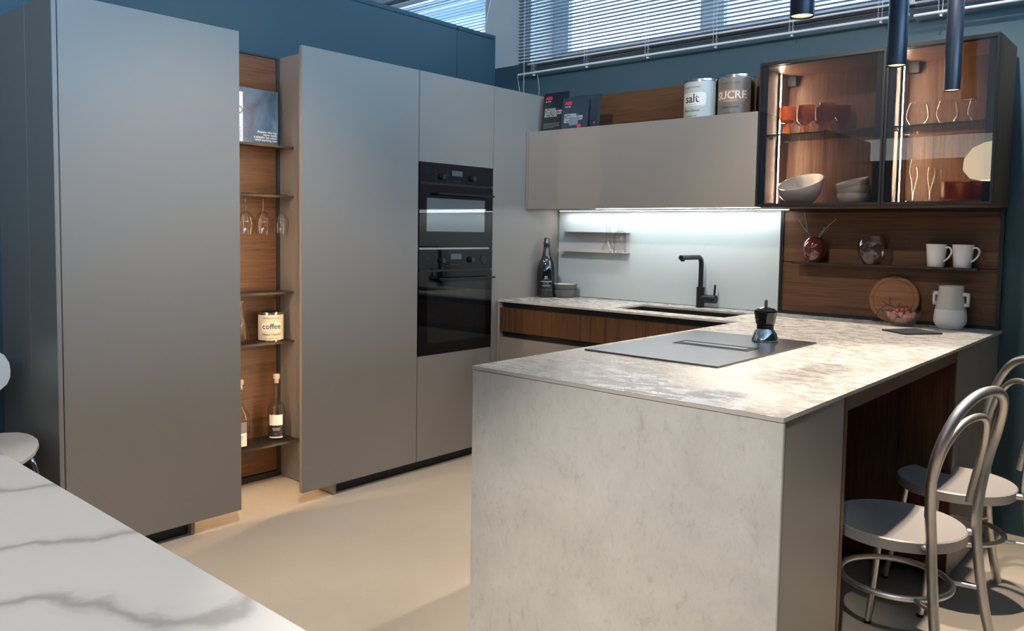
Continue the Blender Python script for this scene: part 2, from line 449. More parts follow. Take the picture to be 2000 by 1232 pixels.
# window above the kitchen
w1 = struct('window_1', box(-.293, 4.3, .26, .33, 2.40, 2.50), M_frame)
obj('head_frame', box(-.293, 4.3, .26, .33, 3.03, 3.08), M_frame, w1)
edges = [-.293, -.20, .83, .935, 1.92, 2.03, 3.02, 3.13, 4.2, 4.3]
for i in range(0, len(edges), 2):
    obj('mullion', box(edges[i], edges[i+1], .26, .33, 2.50, 3.03), M_frame, w1, bev=.004)
for i in range(1, len(edges)-1, 2):
    a, b = edges[i], edges[i+1]
    sf = MB().box(a, a+.03, .275, .315, 2.50, 3.03).box(b-.018, b, .275, .315, 2.50, 3.03).box(a+.03, b-.018, .275, .315, 2.50, 2.525)
    fr = obj('sash', sf, M_frame, w1)
    obj('pane', box(a+.03, b-.018, .292, .298, 2.525, 3.03), M_paned, w1)
obj('sill', box(-.293, 4.3, 0, .26, 2.402, 2.422), M_sill, w1, bev=.003)
obj('sill_front', box(-.293, 4.3, -.004, .004, 2.400, 2.412), M_sill, w1)
# window beyond the partition
w2 = struct('window_2', box(-3.2, -.709, .26, .33, 2.40, 2.50), M_frame)
obj('head_frame', box(-3.2, -.709, .26, .33, 3.04, 3.08), M_frame, w2)
for a, b in ((-3.2, -3.1), (-2.0, -1.9), (-.76, -.709)):
    obj('mullion', box(a, b, .26, .33, 2.50, 3.04), M_frame, w2)
for a, b in ((-3.1, -2.0), (-1.9, -.76)):
    obj('pane', box(a, b, .292, .298, 2.50, 3.04), M_paned, w2)
eave = struct('exterior_eave', box(-3.6, -1.0, .62, .95, 3.05, 3.25), plain('eave_blue_grey', (.30, .42, .50), .7))

# venetian blinds
def blind(name, x0, x1, y, ztop, zlow, label, cords, wand=False):
    t = thing(name, label, 'blind', ((x0+x1)/2, y, zlow), 0, 'venetian blinds in the high windows')
    cx = (x0+x1)/2
    sl = MB()
    w = .0125
    prof = [(-w, .0010), (-w*.5, .0017), (0, .0013), (w*.5, -.0005), (w, -.0034)]
    vs = []; fs = []
    for xx in (x0, x1):
        for yy, zz in prof: vs.append((xx-cx, yy, zz))
        for yy, zz in prof: vs.append((xx-cx, yy, zz-.0006))
    for i in range(4):
        fs += [(i, i+1, 11+i, 10+i), (5+i, 15+i, 16+i, 6+i)]
    fs += [(0, 10, 15, 5), (4, 9, 19, 14)]
    sl.add(vs, fs)
    first = None; z = zlow+.028
    while z < ztop:
        if first is None:
            first = obj('slat', sl, M_blind, t, local=True); first.location = (0, 0, z-zlow)
        else:
            c = first.copy(); COL.objects.link(c); c.parent = t; c.location = (0, 0, z-zlow)
        z += .0213
    obj('bottom_rail', MB().tube([(x0-cx, 0, 0), (x1-cx, 0, 0)], .007, 10), M_rail, t, local=True, smooth=True)
    obj('head_rail', box(x0-cx, x1-cx, -.015, .015, ztop-zlow, ztop-zlow+.03), M_rail, t, local=True)
    for xc in cords:
        m = MB()
        for dx, dy in ((-.009, -.0145), (.009, -.0145), (0, .0145)):
            m.tube([(xc-cx+dx, dy, -.012), (xc-cx+dx, dy, ztop-zlow)], .0009, 5)
        m.tube([(xc-cx, -.008, -.016), (xc-cx, .008, -.016)], .005, 8)
        obj('ladder_cord', m, M_rail, t, local=True)
    return t
b1 = blind('venetian_blind', -.348, 2.055, -.030, 3.0, 2.348, 'grey venetian blind hanging over the window left of the pendants', (-.21, .212, .647, 1.077, 1.50, 1.93))
wnd = MB().tube([(-.278, -.055, 3.0), (-.274, -.056, 2.165)], .0016, 6)
obj('tilt_cord', wnd, M_rail, b1)
obj('pull_cord', MB().tube(smoothpath([(-.345, -.04, 2.34), (-.325, -.04, 2.25), (-.31, -.035, 2.165)]), .0013, 6), M_rail, b1)
obj('pull_cord', MB().tube(smoothpath([(-.20, -.006, 2.335), (-.185, -.006, 2.25), (-.19, -.006, 2.165)]), .0013, 6), M_rail, b1)
blind('venetian_blind', 2.075, 4.2, -.030, 3.0, 2.338, 'grey venetian blind above the right glass cabinet, behind the pendants', (2.19, 2.62, 3.05, 3.5, 3.9))
b2 = blind('venetian_blind', -3.1, -.72, .12, 3.04, 2.46, 'distant venetian blind showing above the teal partition wall', (-2.6, -1.9, -1.30, -.80))
obj('tilt_wand', MB().tube([(-.60, .0, 3.0), (-.735, .02, 2.62)], .004, 6), M_rail, b2)

# ================================================================== TALL UNITS (front plane x = 0)
ZB, ZT = .061, 2.1516
# left block
t = thing('tall_cabinet', 'widest flat taupe tall cabinet nearest the marble table', 'cabinet', (-.3, -2.62, 0))
obj('side_panel', box(-.605, 0, -2.9939, -2.9775, .0, ZT), M_taupe, t, bev=.001)
obj('side_panel', box(-.609, -.275, -2.9945, -2.9775, .0, ZT+.0), M_taupe, t)
obj('carcass', box(-.605, -.026, -2.9770, -2.477, .06, 2.13), M_taupe, t)
obj('door', box(-.022, 0, -2.9739, -2.2523, ZB, ZT), M_taupe, t, bev=.0012)
obj('plinth', box(-.55, -.055, -2.9770, -2.477, 0, .06), M_black, t)
# open niche
t = thing('niche_shelf_unit', 'narrow walnut-backed shelving niche between the taupe tall cabinets', 'shelving', (-.3, -2.1, 0))
obj('back_panel', box(-.508, -.496, -2.46, -1.760, .035, 2.176), M_woody, t)
fr = MB().box(-.505, -.488, -1.760, -1.742, 0, 2.187).box(-.505, -.488, -2.46, -1.760, .0, .03).box(-.505, -.49, -2.46, -1.760, 2.178, 2.187)
obj('back_frame', fr, M_black, t)
for ya, yb in ((-1.741, -1.725), (-2.475, -2.459)):
    m = MB(); pf = [(-.50, .006), (-.024, .006), (-.024, 2.135), (-.16, 2.135), (-.16, 2.187), (-.50, 2.187)]
    m.add([(x, ya, z) for x, z in pf]+[(x, yb, z) for x, z in pf], [tuple(range(6)), tuple(range(11, 5, -1))]+[(i, 6+i, 6+(i+1) % 6, (i+1) % 6) for i in range(6)])
    obj('side_panel', m, M_taupe, t)
for zz, xf in ((1.727, -.360), (1.478, -.360), (.990, -.360), (.738, -.360), (.228, -.315)):
    s = obj('shelf', MB().box(-.495, xf, -2.455, -1.7415, zz-.006, zz).box(xf-.004, xf, -2.455, -1.7415, zz-.012, zz-.006), M_bronze, t, bev=.0008)
for yy in (-2.458, -1.747):
    obj('light_strip', box(-.085, -.077, yy, yy+.005, .12, 2.1), M_ledw2, t)
# pantry column
t = thing('tall_cabinet', 'flat taupe tall cabinet between the shelving niche and the ovens', 'cabinet', (-.3, -1.5, 0))
obj('door', box(-.022, 0, -1.9384, -1.2175, ZB, ZT), M_taupe, t, bev=.0012)
obj('carcass', box(-.605, -.026, -1.720, -1.2165, .06, 2.13), M_taupe, t)
obj('plinth', box(-.55, -.055, -1.720, -1.2165, 0, .06), M_black, t)
# oven column
t = thing('oven_housing_cabinet', 'taupe tall cabinet housing the two black ovens', 'cabinet', (-.3, -.92, 0))
obj('upper_door', box(-.022, 0, -1.2125, -.6370, 1.6775, ZT), M_taupe, t, bev=.0012)
obj('lower_drawer', box(-.022, 0, -1.2125, -.6370, ZB, .6345), M_taupe, t, bev=.0012)
c = MB().box(-.605, -.026, -1.2160, -1.2120, .06, 2.13).box(-.605, -.026, -.6375, -.6335, .06, 2.13).box(-.605, -.58, -1.212, -.6375, .06, 2.13)
c.box(-.58, -.026, -1.212, -.6375, .60, .634).box(-.58, -.026, -1.212, -.6375, 1.680, 1.70)
obj('carcass', c, M_taupe, t)
obj('plinth', box(-.55, -.055, -1.216, -.6335, 0, .06), M_black, t)
# end filler column
t = thing('tall_end_cabinet', 'narrow taupe end panel cabinet right of the ovens, beside the sink counter', 'cabinet', (-.3, -.3, 0))
obj('front_panel', box(-.022, -.0005, -.6330, -.004, ZB, ZT), M_taupe, t, bev=.0012)
obj('carcass', box(-.605, -.026, -.6330, -.004, .06, 2.13), M_taupe, t)
obj('plinth', box(-.55, -.055, -.6330, -.004, 0, .06), M_black, t)

# ovens
def knob(y, z, par, r=.017):
    k = obj('knob', MB().tube([(.001, y, z), (.010, y, z), (.022, y, z)], [r, r, r*.86], 20), M_blackm, par, smooth=True)
    obj('knob_cap', MB().tube([(.0222, y, z), (.0232, y, z)], r*.80, 20), M_kcap, k, smooth=True)
    return k
def oven(zb, zt, zc0, zdoor, label, handle, knobs, disp, win, trimtop, extra):
    t = thing('oven', label, 'oven', (-.02, -.925, zb), 0, 'ovens')
    y0, y1 = -1.2115, -.6378
    obj('body', box(-.56, -.004, y0+.012, y1-.012, zb+.004, zt-.004), M_black, t)
    cp = obj('control_panel', box(-.003, .001, y0, y1, zc0, zt-(.012 if trimtop else 0)), M_ovenglass, t, bev=.0006)
    if trimtop: obj('trim_strip', box(-.003, .0035, y0, y1-.03, zt-.010, zt), M_steel, t)
    obj('display', box(.001, .0016, *disp), M_led_d, cp)
    for y, z in knobs: knob(y, z, cp)
    if extra:
        y, z = extra; obj('water_drawer', MB().tube([(.001, y, z), (.004, y, z)], .022, 24), M_blackm, cp, smooth=True)
    text('brand_print', 'AEG', .016, M_ovtxt, cp, ((.0015, -1.165, (zc0+zt)/2-.004), (0, 1, 0), (0, 0, 1)))
    for yk, zk in knobs[:1]:
        m = MB()
        for q in range(5):
            for s in (-1, 1): m.box(.001, .0014, yk+s*.043-.003, yk+s*.043+.003, zk-.034+q*.015, zk-.029+q*.015)
        obj('symbols', m, M_ovtxt, cp)
    m = MB()
    for q in range(5): m.box(.001, .0014, disp[0]+.006+q*.014, disp[0]+.013+q*.014, disp[2]-.030, disp[2]-.026)
    obj('symbols', m, M_ovtxt, cp)
    d = obj('door', box(-.003, .0015, y0, y1, zb, zdoor), M_ovenglass, t, bev=.0006)
    obj('vent_gap', box(-.006, -.0005, y0+.01, y1-.01, zdoor, zc0), M_gapd, t)
    obj('door_window', box(.0015, .0019, *win), M_ovenin2 if trimtop else M_ovenin, d)
    iw = (win[0]+.035, win[1]-.05, win[2]+.045, win[3]-.02)
    hy0, hy1, hz = handle
    h = obj('handle', box(.030, .040, hy0, hy1, hz-.006, hz+.006), M_blackm, t, bev=.002)
    m = MB()
    for yy in (hy0+.03, hy1-.03): m.box(.0015, .031, yy-.006, yy+.006, hz-.005, hz+.005)
    obj('handle_post', m, M_blackm, h)
    return t
oven(1.2235, 1.6755, 1.572, 1.560, 'upper black built-in oven reflecting the lit splashback', (-1.10, -.66, 1.512),
     ((-1.047, 1.606), (-.811, 1.609)), (-.970, -.889, 1.615, 1.644), (-1.157, -.705, 1.308, 1.488), False, None)
oven(.6360, 1.2205, 1.100, 1.088, 'taller lower black built-in oven with a third round button', (-1.09, -.645, 1.048),
     ((-1.044, 1.151), (-.815, 1.150)), (-.973, -.890, 1.155, 1.185), (-1.149, -.69, .70, 1.028), True, (-.713, 1.152))

# ================================================================== WALL UNITS on the window wall
t = thing('wall_cabinet', 'long taupe wall cabinet with a single lift-up front above the sink', 'cabinet', (.74, -.17, 1.4512))
obj('body', box(.003, 1.4745, -.320, -.002, 1.4562, 1.9120), M_taupe, t)
obj('end_filler', box(.003, .0185, -.3430, -.3215, 1.4512, 1.9164), M_taupe, t, bev=.001)
obj('flap_door', box(.0215, 1.4760, -.3438, -.3215, 1.4512, 1.9164), M_taupe, t, bev=.0012)
obj('light_strip', box(.06, 1.52, -.075, -.055, 1.4470, 1.4540), M_ledc, t)
obj('light_strip', box(.45, 1.45, -.235, -.215, 1.4535, 1.4560), M_ledc, t)
obj('light_profile', MB().box(.05, 1.53, -.055, -.050, 1.446, 1.4562).box(.05, 1.53, -.080, -.075, 1.448, 1.4562), M_shelfw, t)

# glass fronted cabinets
GL, GD, GR, GT, GB = 1.478, 2.0588, 2.4896, 2.1448, 1.4512
t = thing('glass_cabinet', 'walnut wall cabinet with two dark framed glass doors and warm lighting', 'cabinet', (1.98, -.17, GB))
obj('top_board', box(GL+.016, GR-.018, -.322, -.002, GT-.020, GT), M_woodx2, t)
obj('bottom_board', box(GL, GR-.018, -.322, -.002, GB, GB+.020), M_woodx2, t)
obj('side_board', box(GL, GL+.016, -.322, -.002, GB+.020, GT), M_woodz2, t)
obj('side_board', box(GR-.018, GR, -.3225, -.002, GB, GT), M_woodz, t)
obj('divider_board', box(GD-.010, GD+.010, -.322, -.021, GB+.020, GT-.020), M_woodz2, t)
for a, b in ((GL+.016, GD-.010), (GD+.010, GR-.018)):
    obj('back_board', box(a, b, -.020, -.003, GB+.020, GT-.020), M_woodz2, t)
    obj('shelf', box(a+.002, b-.002, -.285, -.022, 1.798, 1.806), M_gshelf, t)
    obj('shelf_edge', box(a+.002, b-.002, -.2872, -.2852, 1.798, 1.806), plain('shelf_edge_green', (.03, .05, .05), .2), t)
    pr = obj('light_profile', box(a, a+.008, -.152, -.140, GB+.020, GT-.022), M_blackm, t)
    obj('light_strip', box(a+.008, a+.0100, -.149, -.143, GB+.022, GT-.026), M_ledw, pr)
    obj('hanger_box', box(a+.002, a+.048, -.062, -.021, 2.072, 2.122), M_black, t, bev=.002)
    m = MB()
    for yy in (-.24, -.06):
        m.tube([(a, yy, 1.792), (a+.02, yy, 1.792)], .005, 8); m.tube([(b, yy, 1.792), (b-.02, yy, 1.792)], .005, 8)
    obj('shelf_pin', m, M_steel, t)
for a, b in ((GL+.001, GD-.0015), (GD+.0015, GR-.0005)):
    m = MB().box(a, a+.010, -.3440, -.3235, GB+.003, GT).box(b-.010, b, -.3440, -.3235, GB+.003, GT)
    m.box(a+.010, b-.010, -.3440, -.3235, GT-.017, GT).box(a+.010, b-.010, -.3440, -.3235, GB+.003, GB+.017)
    d = obj('door_frame', m, M_blackm, t, bev=.0012)
    obj('door_pane', box(a+.010, b-.010, -.3405, -.3365, GB+.017, GT-.017), M_door, d)
    obj('door_border', MB().box(a+.010, a+.040, -.3350, -.3320, GB+.017, GT-.017).box(b-.040, b-.010, -.3350, -.3320, GB+.017, GT-.017), M_blackm, d)

# splashback
t = thing('splashback', 'pale glass splashback lit from above, behind the black tap', 'splashback', (.73, -.005, .91))
obj('glass_panel', box(.004, 1.4700, -.010, .0, .9125, 1.4495), M_splash, t, bev=.001)
text('maker_print', 'imagine', .012, M_greytxt, t, ((1.405, -.0106, .927), (1, 0, 0), (0, 0, 1)))
text('maker_print', 'lux', .012, M_greytxt, t, ((1.452, -.0106, .927), (1, 0, 0), (0, 0, 1)), squeeze=.8)
obj('print_dot', box(1.4455, 1.4495, -.0107, -.0102, .929, .933), plain('green_dot', (.03, .09, .05), .5), t)

# walnut wall panel on the right with shelf
t = thing('walnut_wall_panel', 'walnut wall panel with a thin black shelf below the glass cabinet', 'wall panel', (1.98, 0, .91))
FX0, FX1 = 1.4712, 2.4800
obj('board', box(FX0+.018, FX1-.016, -.008, .012, 1.1835, 1.4360), M_woodx, t)
obj('board', box(FX0+.018, FX1-.016, -.008, .012, .926, 1.1785), M_woodx, t)
m = MB().box(FX0, FX0+.018, -.016, .012, .9115, 1.4505).box(FX1-.016, FX1, -.016, .012, .9115, 1.4505)
m.box(FX0+.018, FX1-.016, -.014, .012, .9115, .924).box(FX0+.018, FX1-.016, -.014, .012, 1.4375, 1.4505)
obj('frame', m, M_blackm, t, bev=.001)
obj('joint_backing', box(FX0+.018, FX1-.016, .0, .012, 1.1785, 1.1835), M_black, t)
obj('shelf', MB().box(1.572, 2.402, -.110, -.0085, 1.1800, 1.1835).box(1.572, 2.402, -.110, -.107, 1.174, 1.180), M_bronze, t, bev=.0006)
# walnut strip over the wall cabinet
t = thing('walnut_upper_panel', 'walnut strip on the teal wall behind the cans and brochures', 'wall panel', (.74, .01, 1.92))
obj('board', box(.003, 1.474, -.001, .026, 1.913, 2.156), M_woodx, t, bev=.001)

# little metal shelf on the splashback
t = thing('splashback_shelf', 'small pale metal shelf on the glass splashback holding two flasks', 'shelf', (.3, -.045, 1.2))
obj('top_shelf', box(.056, .548, -.080, -.0105, 1.3150, 1.3185), M_shelfw, t, bev=.0005)
obj('back_plate', box(.125, .545, -.0135, -.0108, 1.196, 1.3145), M_shelfw, t)
obj('lower_shelf', MB().box(.056, .450, -.080, -.0138, 1.195, 1.198).box(.056, .450, -.083, -.080, 1.195, 1.214), M_shelfw, t, bev=.0005)
m = MB()
for q in range(4): m.tube([(.468+q*.0245, -.0815, 1.196), (.468+q*.0245, -.0815, 1.212)], .007, 10)
m.box(.450, .552, -.080, -.0138, 1.195, 1.198)
obj('peg_rail', m, M_shelfw, t, smooth=True)

# ================================================================== BASE UNITS, WORKTOP
ZC = .910
YF = -.5876
t = thing('base_cabinet', 'base cabinet run with walnut drawers and taupe fronts under the sink', 'cabinet', (.76, -.3, 0))
obj('side_panel', box(.003, .0185, YF+.004, -.004, .0, .8985), M_taupe_edge, t, bev=.001)
obj('carcass', MB().box(.020, 1.5290, -.545, -.50, .08, .895).box(.020, 1.529, -.10, -.02, .08, .895), M_gapd, t)
obj('channel', box(.020, 1.5290, -.552, -.5455, .08, .895), M_black, t)
obj('plinth', box(.020, 1.5290, -.53, -.51, 0, .08), M_black, t)
for a, b in ((.021, .6100), (.6125, 1.2050), (1.2075, 1.5285)):
    obj('drawer', box(a, b, YF+.006, -.5535, .7255, .8650), M_woodz, t, bev=.001)
    obj('lower_drawer', box(a, b, YF+.006, -.5535, .395, .6900), M_taupe, t, bev=.001)
    obj('lower_drawer', box(a, b, YF+.006, -.5535, .085, .3600), M_taupe, t, bev=.001)

# worktop: one L-shaped slab with a sink opening
PXL, PXR, PYE = 1.5295, 2.4915, -2.3727
KL, KR, KF, KB = .742, 1.396, -.466, -.166
xs = [.0015, KL, KR, PXL, PXR]; ys = [PYE, YF, KF, KB, -.0012]
cells = set()
for i in range(4):
    for j in range(4):
        if j == 0 and i < 3: continue
        if i == 1 and j == 2: continue
        cells.add((i, j))
m = MB(); ths = (ZC-.0105, ZC)
for (i, j) in cells:
    x0, x1, y0, y1 = xs[i], xs[i+1], ys[j], ys[j+1]
    m.add([(x0,y0,ths[1]),(x1,y0,ths[1]),(x1,y1,ths[1]),(x0,y1,ths[1])], [(0,1,2,3)])
    m.add([(x0,y0,ths[0]),(x1,y0,ths[0]),(x1,y1,ths[0]),(x0,y1,ths[0])], [(3,2,1,0)])
wt = obj('worktop', m, M_stone)
tag(wt, 'pale stone L-shaped worktop with the sink and hob', 'worktop')
m = MB()
for (i, j) in cells:
    x0, x1, y0, y1 = xs[i], xs[i+1], ys[j], ys[j+1]
    for di, dj, p, q in ((-1,0,(x0,y1),(x0,y0)), (1,0,(x1,y0),(x1,y1)), (0,-1,(x0,y0),(x1,y0)), (0,1,(x1,y1),(x0,y1))):
        if (i+di, j+dj) not in cells:
            m.add([(p[0],p[1],ths[0]),(q[0],q[1],ths[0]),(q[0],q[1],ths[1]-.0004),(p[0],p[1],ths[1]-.0004)], [(0,1,2,3)])
obj('edge_band', m, M_stone_edge, wt)

t = thing('sink', 'black undermounted sink set in the stone worktop', 'sink', (1.07, -.32, .70))
m = MB(); x0, x1, y0, y1, z0, z1 = KL-.004, KR+.004, KF-.004, KB+.004, .715, .8985; d = .006
m.box(x0-d, x0, y0-d, y1+d, z0, z1).box(x1, x1+d, y0-d, y1+d, z0, z1).box(x0, x1, y0-d, y0, z0, z1).box(x0, x1, y1, y1+d, z0, z1)
obj('bowl', m, M_black, t)
obj('bowl_floor', box(x0-d, x1+d, y0-d, y1+d, z0-d, z0), M_black, t)
obj('drain', MB().tube([(1.07, -.3, z0), (1.07, -.3, z0+.004)], .045, 24), M_blackm, t, smooth=True)

t = thing('mixer_tap', 'matt black L-shaped mixer tap behind the sink', 'tap', (1.047, -.060, ZC))
cx, cyy = 1.047, -.060
obj('base', MB().tube([(cx, cyy, ZC), (cx, cyy, ZC+.004)], .025, 24).tube([(cx, cyy, ZC+.004), (cx, cyy, ZC+.112)], .0225, 24), M_blackm, t, smooth=True)
pth = [(cx, cyy, ZC+.112), (cx, cyy, ZC+.20), (cx, cyy, ZC+.238), (cx, cyy-.006, ZC+.262), (cx, cyy-.026, ZC+.277), (cx, cyy-.06, ZC+.279), (cx, cyy-.228, ZC+.279)]
obj('spout', MB().tube(smoothpath(pth, 5), .0135, 18), M_blackm, t, smooth=True)
obj('nozzle', MB().tube([(cx, cyy-.208, ZC+.272), (cx, cyy-.208, ZC+.259)], .011, 16), M_black, t, smooth=True)
obj('handle_hub', MB().tube([(cx+.0, cyy, ZC+.05), (cx+.094, cyy, ZC+.05)], .0225, 24), M_blackm, t, smooth=True)
obj('lever', MB().tube([(cx+.083, cyy, ZC+.065), (cx+.088, cyy, ZC+.130)], .0058, 12), M_blackm, t, smooth=True)

# peninsula body
t = thing('peninsula', 'kitchen peninsula with pale stone end panel and walnut knee recess', 'kitchen island', (2.0, -1.3, 0))
obj('end_panel', box(PXL+.001, PXR-.0005, PYE+.0005, PYE+.012, 0, ZC-.0125), M_stone_v, t, bev=.0012)
obj('panel', box(2.440, 2.4800, PYE+.0125, -1.9510, .0, ZC-.012), M_taupe, t, bev=.0008)
obj('panel', box(2.440, 2.4800, -.7490, -.3735, .02, ZC-.012), M_taupe, t, bev=.0008)
obj('panel', box(2.440, 2.4800, -.3715, -.004, .02, ZC-.012), M_taupe, t, bev=.0008)
obj('recess_side', box(2.05, 2.482, -1.9490, -1.9290, .0, ZC-.013), M_woodz, t, bev=.0006)
obj('recess_side', box(2.05, 2.482, -.7710, -.7510, .04, ZC-.013), M_woodz, t, bev=.0006)
obj('recess_top', box(2.05, 2.482, -1.9290, -.7710, .855, ZC-.013), M_woody, t, bev=.0006)
obj('recess_back', box(2.04, 2.05, -1.929, -.771, .0, .855), M_woodz, t)
obj('carcass', MB().box(1.575, 2.035, -1.95, -.62, .08, .86).box(1.575, 2.435, PYE+.013, -1.952, .08, .86), M_gapd, t)
obj('plinth', MB().box(1.60, 2.035, PYE+.013, -.62, 0, .08), M_black, t)
for a, b in ((PYE+.014, -1.77), (-1.767, -1.17), (-1.167, -.60)):
    obj('drawer', box(1.5500, 1.5740, a, b, .395, .865), M_taupe, t, bev=.001)
    obj('drawer', box(1.5500, 1.5740, a, b, .085, .36), M_taupe, t, bev=.001)

# hob
t = thing('induction_hob', 'black glass induction hob with a central extractor slot', 'hob', (1.826, -1.472, ZC))
obj('glass_plate', box(1.5765, 2.0765, -1.8700, -1.0745, ZC+.0002, ZC+.0060), M_hob, t, bev=.002)
m = MB().box(1.705, 2.0, -1.500, -1.496, ZC+.0061, ZC+.0068).box(1.705, 2.0, -1.408, -1.404, ZC+.0061, ZC+.0068)
m = MB().box(1.715, 1.992, -1.498, -1.412, ZC+.0061, ZC+.0064)
g = obj('extractor_slot', m, M_black, t)
obj('extractor_bar', box(1.728, 1.978, -1.478, -1.436, ZC+.0064, ZC+.0085), M_hob, g, bev=.001)
obj('extractor_frame', MB().box(1.712, 1.995, -1.503, -1.498, ZC+.0061, ZC+.0075).box(1.712, 1.995, -1.412, -1.407, ZC+.0061, ZC+.0075).box(1.709, 1.714, -1.503, -1.407, ZC+.0061, ZC+.0075).box(1.993, 1.998, -1.503, -1.407, ZC+.0061, ZC+.0075), M_blackm, g)

# ================================================================== PENDANTS
def pendant(y, z, label):
    t = thing('pendant_lamp', label, 'pendant lamp', (2.355, y, z), 0, 'cylinder pendant lamps over the peninsula')
    R = .0305
    obj('cylinder', MB().lathe([(R-.003, .002), (R, 0), (R, .385), (R-.002, .388), (.0, .388)], n=40), M_pend, t, local=True, smooth=True)
    obj('diffuser', MB().lathe([(0, .004), (R-.003, .004)], n=40), M_lampin, t, local=True)
    obj('cord', MB().tube([(0, 0, .388), (0, 0, 4.2-z)], .0022, 6), M_black, t, local=True)
    return t
pendant(-2.02, 1.879, 'blue-black cylinder pendant whose lower end hangs before the window blind')
pendant(-1.215, 1.884, 'blue-black cylinder pendant hanging over the join of the glass cabinet doors')
pendant(-.483, 1.905, 'blue-black cylinder pendant hanging lowest, before the right glass door')
for yy, zz in ((-2.02, 1.875), (-1.215, 1.880), (-.483, 1.901)):
    spot('pendant_light', (2.355, yy, zz), (2.355, yy, 0), 4, 80, .7, .022)

# cream dome lamp hanging behind the viewer, seen mirrored in the glass door
t = thing('dome_pendant', 'cream dome lampshade seen mirrored in the right glass door', 'pendant lamp', (1.58, -5.2, 1.86))
obj('shade', MB().lathe([(.12, 0), (.20, .02), (.26, .10), (.255, .20), (.19, .30), (.10, .35), (0, .37)], n=40), M_shade, t, local=True, smooth=True)
obj('cord', MB().tube([(0, 0, .36), (0, 0, 2.40)], .004, 6), M_black, t, local=True)

# ================================================================== TABLE + WHITE CHAIR
t = thing('marble_table', 'white marble topped table in the lower left corner', 'table', (1.3, -4.0, 0))
obj('tabletop', box(-.25, 2.85, -4.95, -3.4600, .730, .750), M_marble, t, bev=.002)
for x in (0, 2.6):
    for y in (-4.7, -3.75): obj('leg', box(x-.03, x+.03, y-.03, y+.03, 0, .730), M_black, t)

t = thing('shell_chair', 'white plywood chair with chrome legs behind the marble table', 'chair', (-.15, -3.24, 0))
def plate(fn, nu=24, nr=6, th=.010):
    """superellipse plate from centre out; fn(u,v)->xyz"""
    m = MB(); vs = []; fs = []
    for side in (0, 1):
        vs.append(fn(0, 0, side))
        for r in range(1, nr+1):
            for q in range(nu):
                a = 2*PI*q/nu; c, s = math.cos(a), math.sin(a)
                k = (abs(c)**2.6+abs(s)**2.6)**(-1/2.6)
                vs.append(fn(c*k*r/nr, s*k*r/nr, side))
    per = 1+nu*nr
    for side in (0, 1):
        o = side*per
        for q in range(nu):
            w = (q+1) % nu; f = (o, o+1+q, o+1+w); fs.append(f if side else f[::-1])
            for r in range(nr-1):
                f = (o+1+r*nu+q, o+1+(r+1)*nu+q, o+1+(r+1)*nu+w, o+1+r*nu+w); fs.append(f if side else f[::-1])
    o = 1+(nr-1)*nu
    for q in range(nu):
        w = (q+1) % nu; fs.append((o+q, o+w, per+o+w, per+o+q))
    return m.add(vs, fs)
def seatfn(u, v, s): return (u*.215, v*.205, .482+.012*s + .025*v*v*.6*abs(v) - .03*max(0, u)**3)
obj('seat', plate(seatfn), M_offw, t, local=True, smooth=True)
def backfn(u, v, s): return (-.205-.02*v+.035*u*u-.010*s+.0, u*.185, .745+v*.105)
obj('backrest', plate(backfn), M_offw, t, local=True, smooth=True)
for sy in (-1, 1):
    obj('leg', MB().tube(smoothpath([(.02, sy*.06, .474), (.12, sy*.13, .470), (.165, sy*.155, .44), (.20, sy*.19, .2), (.225, sy*.21, 0)], 5), .009, 10), M_chrome, t, local=True, smooth=True)
    obj('leg', MB().tube(smoothpath([(-.02, sy*.06, .474), (-.12, sy*.12, .470), (-.165, sy*.15, .44), (-.19, sy*.18, .2), (-.215, sy*.20, 0)], 5), .009, 10), M_chrome, t, local=True, smooth=True)
obj('back_support', MB().tube(smoothpath([(-.02, .03, .474), (-.15, .03, .475), (-.205, .03, .53), (-.225, .03, .66), (-.225, .03, .78)], 5), .008, 10).tube(smoothpath([(-.02, -.03, .474), (-.15, -.03, .475), (-.205, -.03, .53), (-.225, -.03, .66), (-.225, -.03, .78)], 5), .008, 10), M_chrome, t, local=True, smooth=True)

